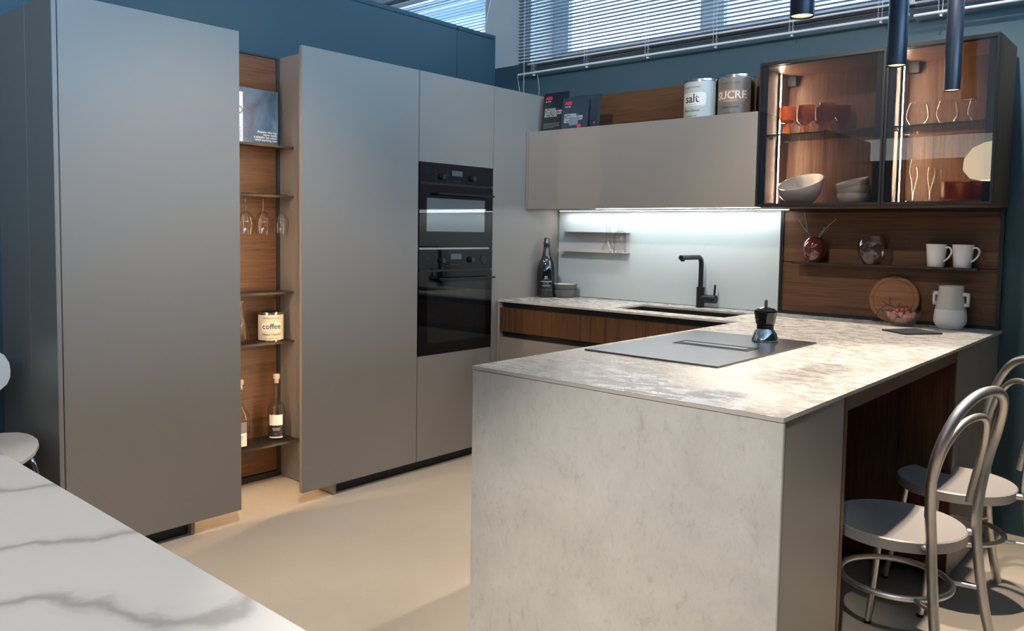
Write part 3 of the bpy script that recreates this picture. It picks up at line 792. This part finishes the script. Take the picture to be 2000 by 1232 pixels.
# ================================================================== BENTWOOD-STYLE METAL CHAIRS
def bistro(label, loc, rz):
    t = thing('bistro_chair', label, 'chair', loc, rz, 'metal bistro chairs at the peninsula')
    R = .192
    prof = [(0, .428), (.12, .430), (.165, .437), (.188, .443), (R-.004, .4445), (R, .441), (R, .412), (R-.004, .409), (.17, .409), (0, .409)]
    obj('seat', MB().lathe(prof, n=64), M_seat, t, local=True, smooth=True)
    h = [(.250, .166, 0), (.205, .149, .18), (.180, .136, .36), (.172, .134, .46), (.172, .148, .56), (.182, .166, .66), (.203, .168, .75), (.226, .138, .83), (.240, .080, .873), (.245, 0, .886)]
    full = h + [(x, -y, z) for x, y, z in h[-2::-1]]
    obj('back_hoop', MB().tube(smoothpath(full, 6), .0145, 16), M_alu, t, local=True, smooth=True)
    g = [(.153, .120, .520), (.158, .127, .57), (.172, .132, .65), (.190, .118, .73), (.208, .072, .79), (.214, 0, .806)]
    full = g + [(x, -y, z) for x, y, z in g[-2::-1]]
    obj('inner_hoop', MB().tube(smoothpath(full, 6), .0105, 14), M_alu, t, local=True, smooth=True)
    for s in (-1, 1):
        l = obj('leg', MB().tube(smoothpath([(-.118, s*.118, .41), (-.135, s*.134, .25), (-.172, s*.160, .003)], 5), .0105, 14), M_alu, t, local=True, smooth=True)
        obj('foot_cap', MB().tube([(-.1725, s*.1603, 0), (-.171, s*.1595, .010)], .0118, 14), M_black, l, local=True)
    ring = [(.158*math.cos(a), .158*math.sin(a), .262) for a in [2*PI*q/48 for q in range(48)]]
    obj('ring', MB().tube(ring, .0095, 12, closed=True), M_alu, t, local=True, smooth=True)
    for s in (-1, 1):
        obj('bracket', MB().tube([(.138, s*.118, .427), (.172, s*.134, .427)], .011, 10), M_alu, t, local=True, smooth=True)
        obj('bracket', MB().tube([(.112, s*.104, .262), (.192, s*.142, .262)], .007, 10), M_alu, t, local=True, smooth=True)
    return t
ch = bistro('satin metal bistro chair nearest the stone end of the peninsula', (2.491, -1.468, 0), math.radians(-13))
dup(ch, (2.522, -.872, 0), math.radians(37), 'satin metal bistro chair farther along, beside the dark wall')

# ================================================================== SMALL THINGS
# --- niche
def leanbook(name, label, y0, y1, zb, h, xback, th, mat, cat='book'):
    t = thing(name, label, cat, (xback, (y0+y1)/2, zb))
    return t
t = thing('book', 'blue crumpled-cover book with white slogan leaning in the niche', 'book', (-.45, -1.89, 1.727))
obj('page_block', box(-.474, -.450, -1.990, -1.783, 1.728, 1.998), M_whitep, t)
obj('cover', MB().box(-.449, -.446, -1.996, -1.779, 1.7275, 2.003).box(-.478, -.475, -1.996, -1.779, 1.7275, 2.003).box(-.478, -.446, -1.999, -1.9955, 1.7275, 2.003), M_bookb, t)
text('slogan', 'Anyone who has\nnever made\na mistake has never\ntried anything new', .0165, M_whitep, t, ((-.4455, -1.786, 1.789), (0, 1, 0), (0, 0, 1)), 'RIGHT', bold=.0003, line=.80)
t = thing('book', 'white book partly hidden behind the cabinet door edge', 'book', (-.42, -2.07, 1.727))
obj('cover', box(-.442, -.420, -2.160, -1.9915, 1.7275, 1.975), M_whitep, t, bev=.001)
text('cover_print', 'Those who be\ntold to the one\nwill not bless\nall of them', .0165, M_blue, t, ((-.4195, -2.000, 1.795), (0, 1, 0), (0, 0, 1)), 'RIGHT', line=.80)
obj('cover_emblem', MB().lathe([(.012, 0), (.02, 0)], n=20), M_greytxt, t, local=True).matrix_local = Matrix.Translation((.0006, .058, .16)) @ Matrix.Rotation(PI/2, 4, 'Y')

def wineglass(loc, label, first=None):
    if first: return dup(first, loc, 0, label)
    t = thing('wine_glass', label, 'glass', loc, 0, 'wine glasses hanging in the niche')
    obj('bowl', MB().lathe([(.0, -.082), (.006, -.084), (.022, -.095), (.038, -.118), (.0425, -.142), (.040, -.170), (.0345, -.198)], n=28), M_glass, t, local=True, smooth=True)
    obj('stem', MB().lathe([(.0, -.084), (.0075, -.082), (.0042, -.070), (.0036, -.030), (.005, -.012), (.009, -.006)], n=16), M_glass, t, local=True, smooth=True)
    obj('foot', MB().lathe([(0, .0), (.020, .0005), (.036, .002), (.036, .004), (.02, .0055), (0, .006)], n=28), M_glass, t, local=True, smooth=True)
    return t
gz = 1.4788
w0 = wineglass((-.375, -2.005, gz), 'hanging wine glass in the niche, next to the left door')
wineglass((-.375, -1.910, gz), 'hanging wine glass in the niche, middle of three', w0)
wineglass((-.375, -1.812, gz), 'hanging wine glass in the niche, next to the black back frame', w0)

def can(name, label, c, R, h, a_mid, paper, lab, word, wmat, lid=True, sub=None, wsize=.034, half=1.25, zlab=(.38, .66), silver=False):
    t = thing(name, label, 'can', c)
    obj('tin', MB().lathe([(0, 0), (R-.001, 0), (R, .003), (R, h-.003), (R-.001, h), (R-.005, h), (R-.006, h-.004), (0, h-.004)], n=48), M_tin if silver else M_tin, t, local=True, smooth=True)
    obj('lid', MB().lathe([(R-.004, h-.004), (R+.0015, h-.004), (R+.0015, h+.003), (R-.006, h+.003), (R-.008, h), (0, h)], n=48), M_tin, t, local=True, smooth=True)
    w = obj('wrapper', arcband(c[0], c[1], R+.0006, a_mid-half, a_mid+half, c[2]+.008, c[2]+h-.010, 40), paper, t, smooth=True)
    obj('label', arcband(c[0], c[1], R+.0010, a_mid-.80, a_mid+.80, c[2]+h*zlab[0], c[2]+h*zlab[1], 28, .012), lab, w, smooth=True)
    zz = c[2]+h*(zlab[0]+zlab[1])/2-wsize*.26
    text('word', word, wsize, wmat, w, None, 'CENTER', (c[0], c[1], R+.0014, a_mid, zz), bold=.0006)
    text('top_print', 'DENREES COLONIALES', .0095, M_brown, w, None, 'CENTER', (c[0], c[1], R+.0014, a_mid, c[2]+h*.80))
    text('maker_print', 'Maison Clement', .018, M_ink if not silver else M_ink, w, None, 'CENTER', (c[0], c[1], R+.0014, a_mid, c[2]+h*.22), squeeze=.8)
    text('weight_print', 'BRUXELLES   PARIS', .008, M_brown, w, None, 'CENTER', (c[0], c[1], R+.0014, a_mid, c[2]+h*.10))
    m = MB()
    for f in (zlab[0]+.035, zlab[1]-.04):
        m.v += arcband(c[0], c[1], R+.0014, a_mid-.32, a_mid+.32, c[2]+h*f-.0006, c[2]+h*f+.0006, 10).v
        n = len(m.v)-22
        m.f += [(n+2*i, n+2*i+2, n+2*i+3, n+2*i+1) for i in range(10)]
    obj('rule_line', m, wmat, w)
    return t
def toward(c): return math.atan2(-4.0998-c[1], 3.1982-c[0])
cc = (-.428, -1.838, .7382)
can('coffee_can', 'cream tin can lettered coffee on the fourth niche shelf', cc, .065, .146, toward(cc)+.10, M_cream, M_creamlab, 'coffee', M_ink, wsize=.040)
# bottles in the niche
def waterbottle(loc, label, lab_top, lab_low, dark):
    t = thing('water_bottle', label, 'bottle', loc)
    obj('glass', MB().lathe([(0, .004), (.036, .004), (.0435, .010), (.0435, .150), (.041, .166), (.030, .184), (.0155, .198), (.0125, .210), (.0125, .300), (.0145, .303), (.0145, .312)], n=32), M_glass, t, local=True, smooth=True)
    obj('stopper', MB().lathe([(0, .290), (.0115, .290), (.0118, .312), (.0165, .313), (.0165, .334), (.014, .336), (0, .336)], n=24), M_cork, t, local=True, smooth=True)
    a = toward(loc)
    l = obj('label', arcband(loc[0], loc[1], .0441, a-.95, a+.75, loc[2]+.078, loc[2]+.132, 24), lab_top, t, smooth=True)
    l2 = obj('label', arcband(loc[0], loc[1], .0441, a-.95, a+.75, loc[2]+.018, loc[2]+.078, 24), lab_low, t, smooth=True)
    obj('label', arcband(loc[0], loc[1], .0442, a-.95, a+.75, loc[2]+.012, loc[2]+.020, 24), M_whitep, t, smooth=True)
    text('label_print', 'MODERN\nWATER', .0095, M_whitep if dark else M_greytxt, l2, None, 'CENTER', (loc[0], loc[1], .0446, a-.05, loc[2]+.058), line=.8)
    text('label_print', '50 CL', .005, M_whitep if dark else M_greytxt, l2, None, 'CENTER', (loc[0], loc[1], .0446, a-.05, loc[2]+.032))
    return t
waterbottle((-.405, -1.818, .2282), 'stoppered clear bottle with a white over black label on the lowest shelf', M_whitep, M_ink, True)
waterbottle((-.385, -2.035, .2282), 'clear bottle with an all-white label at the left door edge', M_greytxt, M_whitep, False)
t = thing('glass_bottle', 'plain clear bottle beside the left door on the coffee can shelf', 'bottle', (-.425, -2.005, .7382))
obj('glass', MB().lathe([(0, .003), (.034, .003), (.038, .008), (.0375, .05), (.030, .095), (.018, .13), (.012, .155), (.0115, .20), (.014, .205), (.014, .212)], n=32), M_glass, t, local=True, smooth=True)

# --- on top of the wall cabinet
def brochure(label, x0, x1, y, zt, th, lean, mat, rz=0):
    zb = 1.9166
    t = thing('brochure', label, 'brochure', ((x0+x1)/2, y, zb), rz, 'black appliance brochures on the wall cabinet')
    w = (x1-x0)/2; H = zt-zb
    m = MB(); m.add([(-w, 0, 0), (w, 0, 0), (w, th, 0), (-w, th, 0), (-w, lean, H), (w, lean, H), (w, lean+th, H), (-w, lean+th, H)],
        [(0,3,2,1),(4,5,6,7),(0,1,5,4),(1,2,6,5),(2,3,7,6),(3,0,4,7)])
    obj('board', m, mat, t, local=True)
    return t, w, H, lean
def bprint(t, w, H, lean, full=True):
    L = Vector(t.location); rv = (1, 0, 0); uv = Vector((0, lean, H)).normalized()
    def at(x, z): return L + Vector((x, lean*z/H-.0012, z))
    text('brand_print', 'AEG', .026, M_red, t, (at(-w+.018, H-.040), rv, uv), bold=.0012)
    text('brand_print', 'KUCHE', .0095, M_whitep, t, (at(-w+.018, H-.055), rv, uv), squeeze=1.3)
    text('headline', "AEG TI REGALA\nIL PURIFICATORE D'ARIA.\nDESIGN E TECNOLOGIA\nPER LA TUA CASA.", .0165, M_whitep, t, (at(-w+.018, H-.105), rv, uv), squeeze=.72 if w > .09 else .60, line=.85)
    m = MB()
    if full:
        for q in range(4):
            zz = H-.188-q*.0085; wd = (.120, .118, .122, .075)[q]
            a, b = at(-w+.018, zz), at(-w+.018+wd*w/.095, zz+.0026)
            m.box(a.x-L.x, b.x-L.x, a.y-L.y-.0003, a.y-L.y+.0003, zz, zz+.0026)
        obj('small_print', m, M_greytxt, t, local=True)
t, w, H, ln = brochure('dark AEG brochure standing leftmost against the tall cabinet', .040, .232, -.255, 2.158, .003, .03, M_broch)
bprint(t, w, H, ln)
t, w, H, ln = brochure('small AEG flyer showing a pale purifier, in front of a larger folder', .222, .408, -.285, 2.106, .002, .02, plain('flyer_blue_print', (.022, .036, .052), .35), math.radians(2))
bprint(t, w, H, ln, False)
m = MB().lathe([(0, .0), (.030, 0), (.036, .02), (.036, .055), (.030, .064), (0, .064)], c=(.000, -.0022, .0), n=20)
m.v = [(x, -.0020+(ln*z/H)-.0006, z+.0) for x, y, z in m.v]
obj('printed_purifier', MB().add([(x*.85-.005, -.0006+ln*z/H, z*.72+.026) for x, z in [(-.034,0),(.034,0),(.038,.02),(.036,.05),(.026,.058),(-.026,.058),(-.036,.05),(-.038,.02)]], [tuple(range(8))]), plain('print_grey_blue', (.14, .19, .23), .5), t, local=True)
obj('printed_plume', MB().add([(x*.8-.005, -.0006+ln*z/H, z) for x, z in [(-.018,.070),(.018,.070),(.034,.096),(-.032,.096)]], [(0,1,2,3)]), plain('print_haze', (.07, .10, .125), .5), t, local=True)
obj('printed_seal', MB().add([(.034+.014*math.cos(a), -.0008+ln*(.020+.014*math.sin(a))/H, .020+.014*math.sin(a)) for a in [2*PI*q/20 for q in range(20)]], [tuple(range(20))]), M_red, t, local=True)
t, w, H, ln = brochure('larger folder with a dim room photo behind the small flyer', .232, .466, -.250, 2.120, .003, .025, M_brochp)
obj('printed_seal', MB().add([(.082+.006*math.cos(a), -.0008+ln*(.038+.006*math.sin(a))/H, .038+.006*math.sin(a)) for a in [2*PI*q/16 for q in range(16)]], [tuple(range(16))]), M_red, t, local=True)

cs = (1.080, -.165, 1.9124)
can('salt_can', 'silver and grey tin can lettered salt on the wall cabinet', cs, .097, .212, toward(cs)-.62, M_grit, M_creamlab, 'salt', M_ink, wsize=.062, half=1.35, zlab=(.36, .68), silver=True)
cs = (1.278, -.165, 1.9124)
can('sugar_can', 'brown tin can lettered SUCRE beside the glass cabinet', cs, .097, .212, toward(cs)-.36, M_brownlab, M_tan, 'SUCRE', M_whitep, wsize=.056, half=1.1, zlab=(.36, .66), silver=True)

# --- inside the glass cabinet
SZ = 1.806; BZ = GB+.020
def goblet(loc, label, first=None):
    if first: return dup(first, loc, 0, label)
    t = thing('amber_goblet', label, 'goblet', loc, 0, 'amber goblets on the left glass shelf')
    obj('cup', MB().lathe([(.0, .058), (.015, .057), (.030, .064), (.0385, .080), (.039, .100), (.039, .138), (.037, .138), (.0365, .082), (.028, .067), (0, .062)], n=56, flute=-.025), M_amber, t, local=True, smooth=True)
    obj('foot', MB().lathe([(0, 0), (.0225, 0), (.0225, .003), (.012, .045), (.012, .058), (0, .058)], n=32), M_amber, t, local=True, smooth=True)
    return t
g0 = goblet((1.566, -.205, SZ), 'amber goblet on the glass shelf, front row, nearest the light strip')
for loc, lb in (((1.600, -.095, SZ), 'amber goblet on the glass shelf, back row, nearest the light strip'),
                ((1.660, -.205, SZ), 'amber goblet on the glass shelf, front row, middle'),
                ((1.694, -.095, SZ), 'amber goblet on the glass shelf, back row, middle'),
                ((1.762, -.210, SZ), 'amber goblet on the glass shelf, front row, farthest from the light strip'),
                ((1.790, -.095, SZ), 'amber goblet on the glass shelf, back row, farthest from the light strip')):
    goblet(loc, lb, g0)
# slanted bowl
t = thing('slanted_bowl', 'large white bowl with a slanted rim in the left glass cabinet', 'bowl', (1.635, -.185, BZ))
def slant(prof_out, R, h0, tilt, ins):
    m = MB().lathe(prof_out, n=48)
    H = max(z for r, z in prof_out)
    out = []
    for x, y, z in m.v:
        k = (z/H); out.append((x, y, z*(1 + .7*x + 3.9*y)))
    m.v = out; return m
obj('shell', slant([(0, .0), (.050, 0), (.072, .014), (.096, .048), (.106, .085), (.107, .108), (.104, .108), (.102, .085), (.090, .050), (.066, .020), (0, .012)], .107, .108, .30, 0), M_white, t, local=True, smooth=True)
prof_low = [(0, 0), (.050, 0), (.066, .010), (.074, .028), (.075, .046), (.0725, .046), (.071, .030), (.062, .014), (0, .007)]
for k, (dz, tx, lb) in enumerate(((0, 0, 'lowest white bowl of the stack in the left glass cabinet'), (.036, .04, 'middle white bowl of the stack in the left glass cabinet'), (.062, .18, 'top tilted bowl with a dark inside, on the white stack'))):
    t = thing('stacked_bowl', lb, 'bowl', (1.888, -.175, BZ+dz), 0, 'stacked bowls')
    o = obj('shell', MB().lathe(prof_low, n=40), M_white, t, local=True, smooth=True)
    if k == 2: obj('glaze', MB().lathe([(.0728, .0462), (.0712, .030), (.0625, .0145), (0, .0075)], n=40), M_dkbowl, t, local=True, smooth=True)
    t.rotation_euler = (tx*1.25, -tx, 0)
# balloon glasses
def simple(name, label, cat, loc, prof, mat, group=None, n=36, part='glass', flute=None):
    t = thing(name, label, cat, loc, 0, group)
    obj(part, MB().lathe(prof, n=n, flute=flute), mat, t, local=True, smooth=True)
    return t
bal = [(0, .003), (.020, .002), (.036, .014), (.0475, .040), (.048, .055), (.043, .080), (.036, .104)]
b0 = simple('balloon_glass', 'stemless balloon glass nearest the right cabinet light strip', 'glass', (2.155, -.185, SZ), bal, M_glass, 'balloon glasses on the right glass shelf')
obj('rim', MB().tube([(.036*math.cos(a), .036*math.sin(a), .104) for a in [2*PI*q/32 for q in range(32)]], .0009, 6, closed=True), M_glass, b0, local=True)
dup(b0, (2.272, -.185, SZ), 0, 'stemless balloon glass in the middle of the right glass shelf')
dup(b0, (2.392, -.185, SZ), 0, 'stemless balloon glass farthest from the right light strip')
simple('carafe', 'tallest clear carafe with a flared neck in the right glass cabinet', 'carafe', (2.112, -.205, BZ),
       [(0, .004), (.034, .003), (.042, .010), (.0415, .04), (.034, .095), (.0245, .135), (.024, .150), (.030, .190)], M_glass, 'clear carafes')
simple('carafe', 'second clear carafe, middle one, beside the tallest', 'carafe', (2.192, -.215, BZ),
       [(0, .004), (.030, .003), (.036, .010), (.0355, .035), (.028, .080), (.0215, .110), (.0215, .125), (.027, .155)], M_glass, 'clear carafes')
simple('carafe', 'slim clear carafe with a narrow neck beside the amber tumblers', 'carafe', (2.240, -.160, BZ),
       [(0, .004), (.031, .003), (.036, .010), (.035, .035), (.026, .080), (.0155, .115), (.0145, .142), (.017, .150)], M_glass, 'clear carafes')
tum = [(0, 0), (.034, 0), (.0405, .008), (.0415, .030), (.0425, .088), (.0395, .088), (.0385, .032), (.036, .014), (0, .012)]
tb = simple('amber_tumbler', 'amber ribbed tumbler beside the slim carafe', 'tumbler', (2.306, -.195, BZ), tum, M_amber, 'amber tumblers', 64, 'glass', -.03)
dup(tb, (2.352, -.110, BZ), 0, 'amber ribbed tumbler at the back between two others')
dup(tb, (2.405, -.190, BZ), 0, 'amber ribbed tumbler nearest the right end of the cabinet')

# --- on the walnut panel shelf
HZ = 1.1837
t = thing('amber_vase', 'glossy dark amber round vase holding twigs on the black shelf', 'vase', (1.668, -.060, HZ))
obj('body', MB().lathe([(0, 0), (.034, 0), (.046, .022), (.0555, .058), (.055, .085), (.046, .110), (.034, .123), (.032, .125), (.030, .122), (.04, .1), (.045, .06), (0, .012)], n=40), M_amberv, t, local=True, smooth=True)
twigs = [[(1.650, -.06, 1.26), (1.647, -.062, 1.309), (1.630, -.065, 1.337), (1.605, -.065, 1.366), (1.584, -.062, 1.399)],
         [(1.632, -.065, 1.334), (1.629, -.068, 1.365), (1.619, -.065, 1.405), (1.613, -.066, 1.436)],
         [(1.684, -.06, 1.26), (1.692, -.06, 1.310), (1.710, -.058, 1.338), (1.735, -.058, 1.368), (1.769, -.056, 1.402)],
         [(1.678, -.055, 1.26), (1.686, -.055, 1.310), (1.697, -.052, 1.335), (1.704, -.052, 1.338)],
         [(1.704, -.058, 1.330), (1.712, -.062, 1.350), (1.717, -.062, 1.360)]]
for p in twigs:
    t2 = obj('twig', MB().tube(smoothpath(p, 4), .0016, 6), M_twig, t)
t = thing('smoky_glass_vase', 'round smoky see-through glass vase on the black shelf', 'vase', (1.950, -.072, HZ))
obj('glass', MB().lathe([(0, .003), (.036, .002), (.040, .006), (.058, .038), (.068, .075), (.064, .105), (.051, .130), (.048, .138)], n=40), M_smoke, t, local=True, smooth=True)
obj('base_disc', MB().lathe([(0, .001), (.036, .001), (.040, .007), (.036, .012), (0, .012)], n=32), M_smoke, t, local=True, smooth=True)
obj('rim', MB().tube([(.048*math.cos(a), .048*math.sin(a), .138) for a in [2*PI*q/32 for q in range(32)]], .0014, 6, closed=True), M_smoke, t, local=True)
t = thing('mug', 'white tapered mug nearer the smoky vase', 'mug', (2.226, -.060, HZ), math.radians(-22), 'white mugs on the black shelf')
obj('cup', MB().lathe([(0, 0), (.034, 0), (.036, .003), (.0445, .103), (.0425, .103), (.034, .008), (0, .006)], n=40), M_white, t, local=True, smooth=True)
obj('handle', MB().tube(smoothpath([(.042, 0, .088), (.060, 0, .090), (.072, 0, .078), (.070, 0, .060), (.056, 0, .040), (.037, 0, .026)], 5), .0042, 10), M_white, t, local=True, smooth=True)
dup(t, (2.334, -.062, HZ), math.radians(-18), 'white tapered mug at the shelf end, nearer the dark wall')

# --- on the counter by the wall
t = thing('cutting_board', 'round brown wooden cutting board leaning on the walnut panel', 'cutting board', (2.046, -.040, ZC))
bd = obj('board', MB().lathe([(0, -.009), (.108, -.009), (.112, -.005), (.112, .005), (.108, .009), (.093, .009), (.0915, .0075), (.090, .009), (0, .009)], n=72), M_board, t, local=True, smooth=True)
bd.matrix_local = Matrix.Translation((0, .008, .112)) @ Matrix.Rotation(math.radians(82), 4, 'X')
bd2 = obj('groove', MB().tube([(.0925*math.cos(a), .0925*math.sin(a), .0088) for a in [2*PI*q/72 for q in range(72)]], .0012, 6, closed=True), plain('board_groove', (.05, .02, .008), .7), t, local=True)
bd2.matrix_local = bd.matrix_local
GBX, GBY = 2.118, -.150
t = thing('glass_bowl', 'clear glass bowl full of pink grapes before the cutting board', 'bowl', (GBX, GBY, ZC))
obj('glass', MB().lathe([(0, .004), (.040, .003), (.046, .006), (.066, .028), (.082, .054), (.090, .070), (.087, .070), (.078, .052), (.062, .028), (.042, .010), (0, .009)], n=48), M_bowlg, t, local=True, smooth=True)
t = thing('grape_bunch', 'bunch of pink grapes with a dark stem in the glass bowl', 'grapes', (GBX, GBY, ZC))
sph = MB(); NR = 7
sph.lathe([(math.sin(PI*q/NR)*.0098, -math.cos(PI*q/NR)*.0104) for q in range(NR+1)], n=12)
gm = []
for mt in (M_grape, M_grape2, M_grape3):
    g = obj('grape', sph, mt, t, local=True, smooth=True); gm.append(g)
spots = []; tries = 0
while len(spots) < 64 and tries < 40000:
    tries += 1
    z = random.uniform(.019, .078); rmax = (.030+(z-.018)*1.15 if z < .05 else .064-(z-.05)*.9)
    a = random.uniform(0, 2*PI); r = rmax*math.sqrt(random.random())
    p = Vector((r*math.cos(a), r*math.sin(a), z))
    if all((p-q).length > .0158 for q in spots): spots.append(p)
for i, p in enumerate(spots):
    src = gm[0 if i % 5 else 1] if i % 9 else gm[2]
    if i < 3: gm[i].location = p; continue
    c = src.copy(); COL.objects.link(c); c.parent = t; c.location = p
for pts in ([(-.02, 0, .075), (-.045, -.01, .088), (-.066, -.012, .094), (-.085, -.005, .108)], [(-.02, 0, .078), (0, .01, .088), (.02, .005, .088), (.035, 0, .082)],
            [(-.045, -.01, .088), (-.06, .01, .105), (-.058, .012, .125)], [(-.066, -.012, .094), (-.10, -.02, .060), (-.108, -.02, .03)], [(-.02, 0, .080), (-.01, -.02, .098), (-.004, -.02, .104)]):
    obj('stem', MB().tube(smoothpath(pts, 4), .0018, 6), M_stem, t, local=True)
t = thing('slate_board', 'thin dark slate board lying near the worktop edge', 'serving board', (2.22, -.388, ZC))
obj('slab', MB().prism([(2.110, -.418), (2.2315, -.513), (2.340, -.368), (2.203, -.262)], ZC+.0004, ZC+.0065), M_slate, t, bev=.0012)
VX, VY = 2.305, -.105
t = thing('ceramic_vase', 'speckled white ceramic vase with two square handles by the walnut panel', 'vase', (VX, VY, ZC), math.radians(-12))
obj('glazed_top', MB().lathe([(.0625, .088), (.0595, .110), (.052, .168), (.050, .191), (.048, .193), (.045, .190), (.047, .16), (.050, .10)], n=48), M_vglaze, t, local=True, smooth=True)
obj('raw_base', MB().lathe([(0, .0), (.044, 0), (.050, .004), (.064, .026), (.067, .040), (.0658, .060), (.0625, .088), (.05, .088)], n=48), M_vraw, t, local=True, smooth=True)
for s in (-1, 1):
    m = MB().box(s*.050, s*.078, -.007, .007, .150, .165).box(s*.055, s*.078, -.007, .007, .104, .118)
    a, b = sorted((s*.068, s*.0785)); m.box(a, b, -.007, .007, .104, .165)
    obj('handle', m, M_vraw, t, local=True, bev=.002)

# --- sink counter
t = thing('wine_bottle', 'tall black sparkling wine bottle in the corner beside the splashback', 'bottle', (.064, -.205, ZC))
B = (.064, -.205, ZC)
obj('glass', MB().lathe([(0, .004), (.045, .002), (.054, .008), (.0565, .02), (.0565, .15), (.0545, .175), (.046, .215), (.031, .245), (.0235, .262), (.020, .30), (.0175, .345), (0, .345)], n=40), M_champ, t, local=True, smooth=True)
obj('foil', MB().lathe([(.0268, .256), (.0212, .30), (.0182, .325), (.0205, .329), (.0205, .342), (.0182, .345), (.0182, .358), (.0172, .366), (.012, .369), (0, .369)], n=32), M_foil, t, local=True, smooth=True)
a0 = toward(B)
rr = .0400
lab = obj('neck_label', arcband(B[0], B[1], .0400, a0-.55, a0+.55, B[2]+.222, B[2]+.243, 16, .008), M_ink, t, smooth=True)
lab.scale = (1, 1, 1)
text('label_print', '20', .013, M_whitep, t, None, 'CENTER', (B[0], B[1], .0440, a0, B[2]+.229), bold=.0006)
ovp = []
for q in range(28):
    a = 2*PI*q/28; ovp.append((B[0]+.0425*math.cos(a0+.50*math.cos(a)), B[1]+.0425*math.sin(a0+.50*math.cos(a)), B[2]+.233+.0125*math.sin(a)))
obj('label_ring', MB().tube(ovp, .0008, 5, closed=True), M_tin, t)
for body, sz, zz, mt in (('ooo\nASTORI\nIN BIANCO', .0085, .128, M_whitep), ('VALDOBBIADENE', .0095, .097, M_whitep), ('020', .026, .083, M_greytxt), ('MILLESIMATO', .0085, .072, M_whitep), ('Extra Dry  Gran Cuvee', .009, .045, M_greytxt)):
    if body.startswith('ooo'): body = 'BRUT\nDRY\nDOCG'
    text('label_print', body, sz, mt, t, None, 'CENTER', (B[0], B[1], .0570, a0, B[2]+zz), line=.8)
def sbowl(loc, label, rim):
    t = thing('stoneware_bowl', label, 'bowl', loc, 0, 'stacked stoneware bowls')
    obj('shell', MB().lathe([(0, 0), (.052, 0), (.060, .004), (.072, .034), (.0765, .048), (.0745, .0485), (.068, .034), (.052, .010), (0, .008)], n=48), M_bowlout, t, local=True, smooth=True)
    if rim:
        obj('glaze', MB().lathe([(.0742, .0487), (.0685, .0355), (.0525, .0112), (0, .0088)], n=48), M_white, t, local=True, smooth=True)
        obj('rim', MB().tube([(.0757*math.cos(a), .0757*math.sin(a), .0485) for a in [2*PI*q/48 for q in range(48)]], .0014, 6, closed=True), M_bowlrim, t, local=True)
    return t
sbowl((.142, -.115, ZC), 'lower grey stoneware bowl of the stack beside the black bottle', False)
sbowl((.142, -.115, ZC+.034), 'upper grey stoneware bowl with a white inside and brown rim', True)
# flasks on the splashback shelf
def flask(loc, label, prof):
    t = thing('glass_flask', label, 'flask', loc, 0, 'flasks on the splashback shelf')
    obj('glass', MB().lathe(prof, n=32), M_glass, t, local=True, smooth=True)
flask((.414, -.050, 1.1982), 'conical clear flask with a tall neck on the splashback shelf', [(0, .003), (.033, .002), (.040, .008), (.038, .018), (.018, .062), (.0125, .078), (.0118, .175), (.014, .178)])
flask((.500, -.050, 1.1982), 'straight clear bottle flask on the splashback shelf', [(0, .003), (.030, .002), (.034, .006), (.034, .112), (.030, .122), (.014, .128), (.013, .165), (.016, .168)])

# --- moka pot on the hob
MX, MY, MZ = 1.925, -1.195, ZC+.0062
t = thing('moka_pot', 'small moka pot with black octagonal top and chrome base on the hob', 'moka pot', (MX, MY, MZ), math.radians(-62))
obj('boiler', MB().lathe([(0, 0), (.046, 0), (.0485, .003), (.0485, .007), (.0465, .016), (.040, .034), (.031, .046), (.030, .049), (0, .049)], n=48), M_chrome, t, local=True, smooth=True)
obj('collar', MB().lathe([(.0295, .046), (.031, .048), (.031, .062), (.0295, .063), (0, .063)], n=40), M_blackm, t, local=True, smooth=True)
def octo(prof, n=8):
    return MB().lathe(prof, n=n)
M_moka = plain('black_gloss_enamel', (.008, .008, .009), .12, spec=.6)
obj('jug', octo([(0, .064), (.0335, .064), (.0345, .068), (.0415, .110), (.0405, .113), (0, .113)]), M_moka, t, local=True)
obj('spout', MB().add([(.034, -.013, .108), (.034, .013, .108), (.046, 0, .110), (.034, 0, .088)], [(0,2,1),(0,3,2),(1,2,3),(0,1,3)]), M_moka, t, local=True)
obj('lid', octo([(.0415, .1135), (.0415, .1155), (.028, .1235), (.008, .1285), (0, .129)]), M_moka, t, local=True)
obj('lid_knob', MB().lathe([(0, .128), (.0055, .128), (.0060, .134), (.0060, .150), (.0045, .1555), (0, .1565)], n=16), plain('grey_knob', (.11, .095, .085), .35), t, local=True, smooth=True)
obj('valve', MB().tube([(.038, -.012, .032), (.0445, -.0145, .034)], .0055, 12), M_steel, t, local=True, smooth=True)
obj('handle', MB().tube(smoothpath([(-.037, .004, .110), (-.058, .006, .112), (-.066, .007, .100), (-.064, .007, .068)], 5), .0065, 10), M_moka, t, local=True, smooth=True)
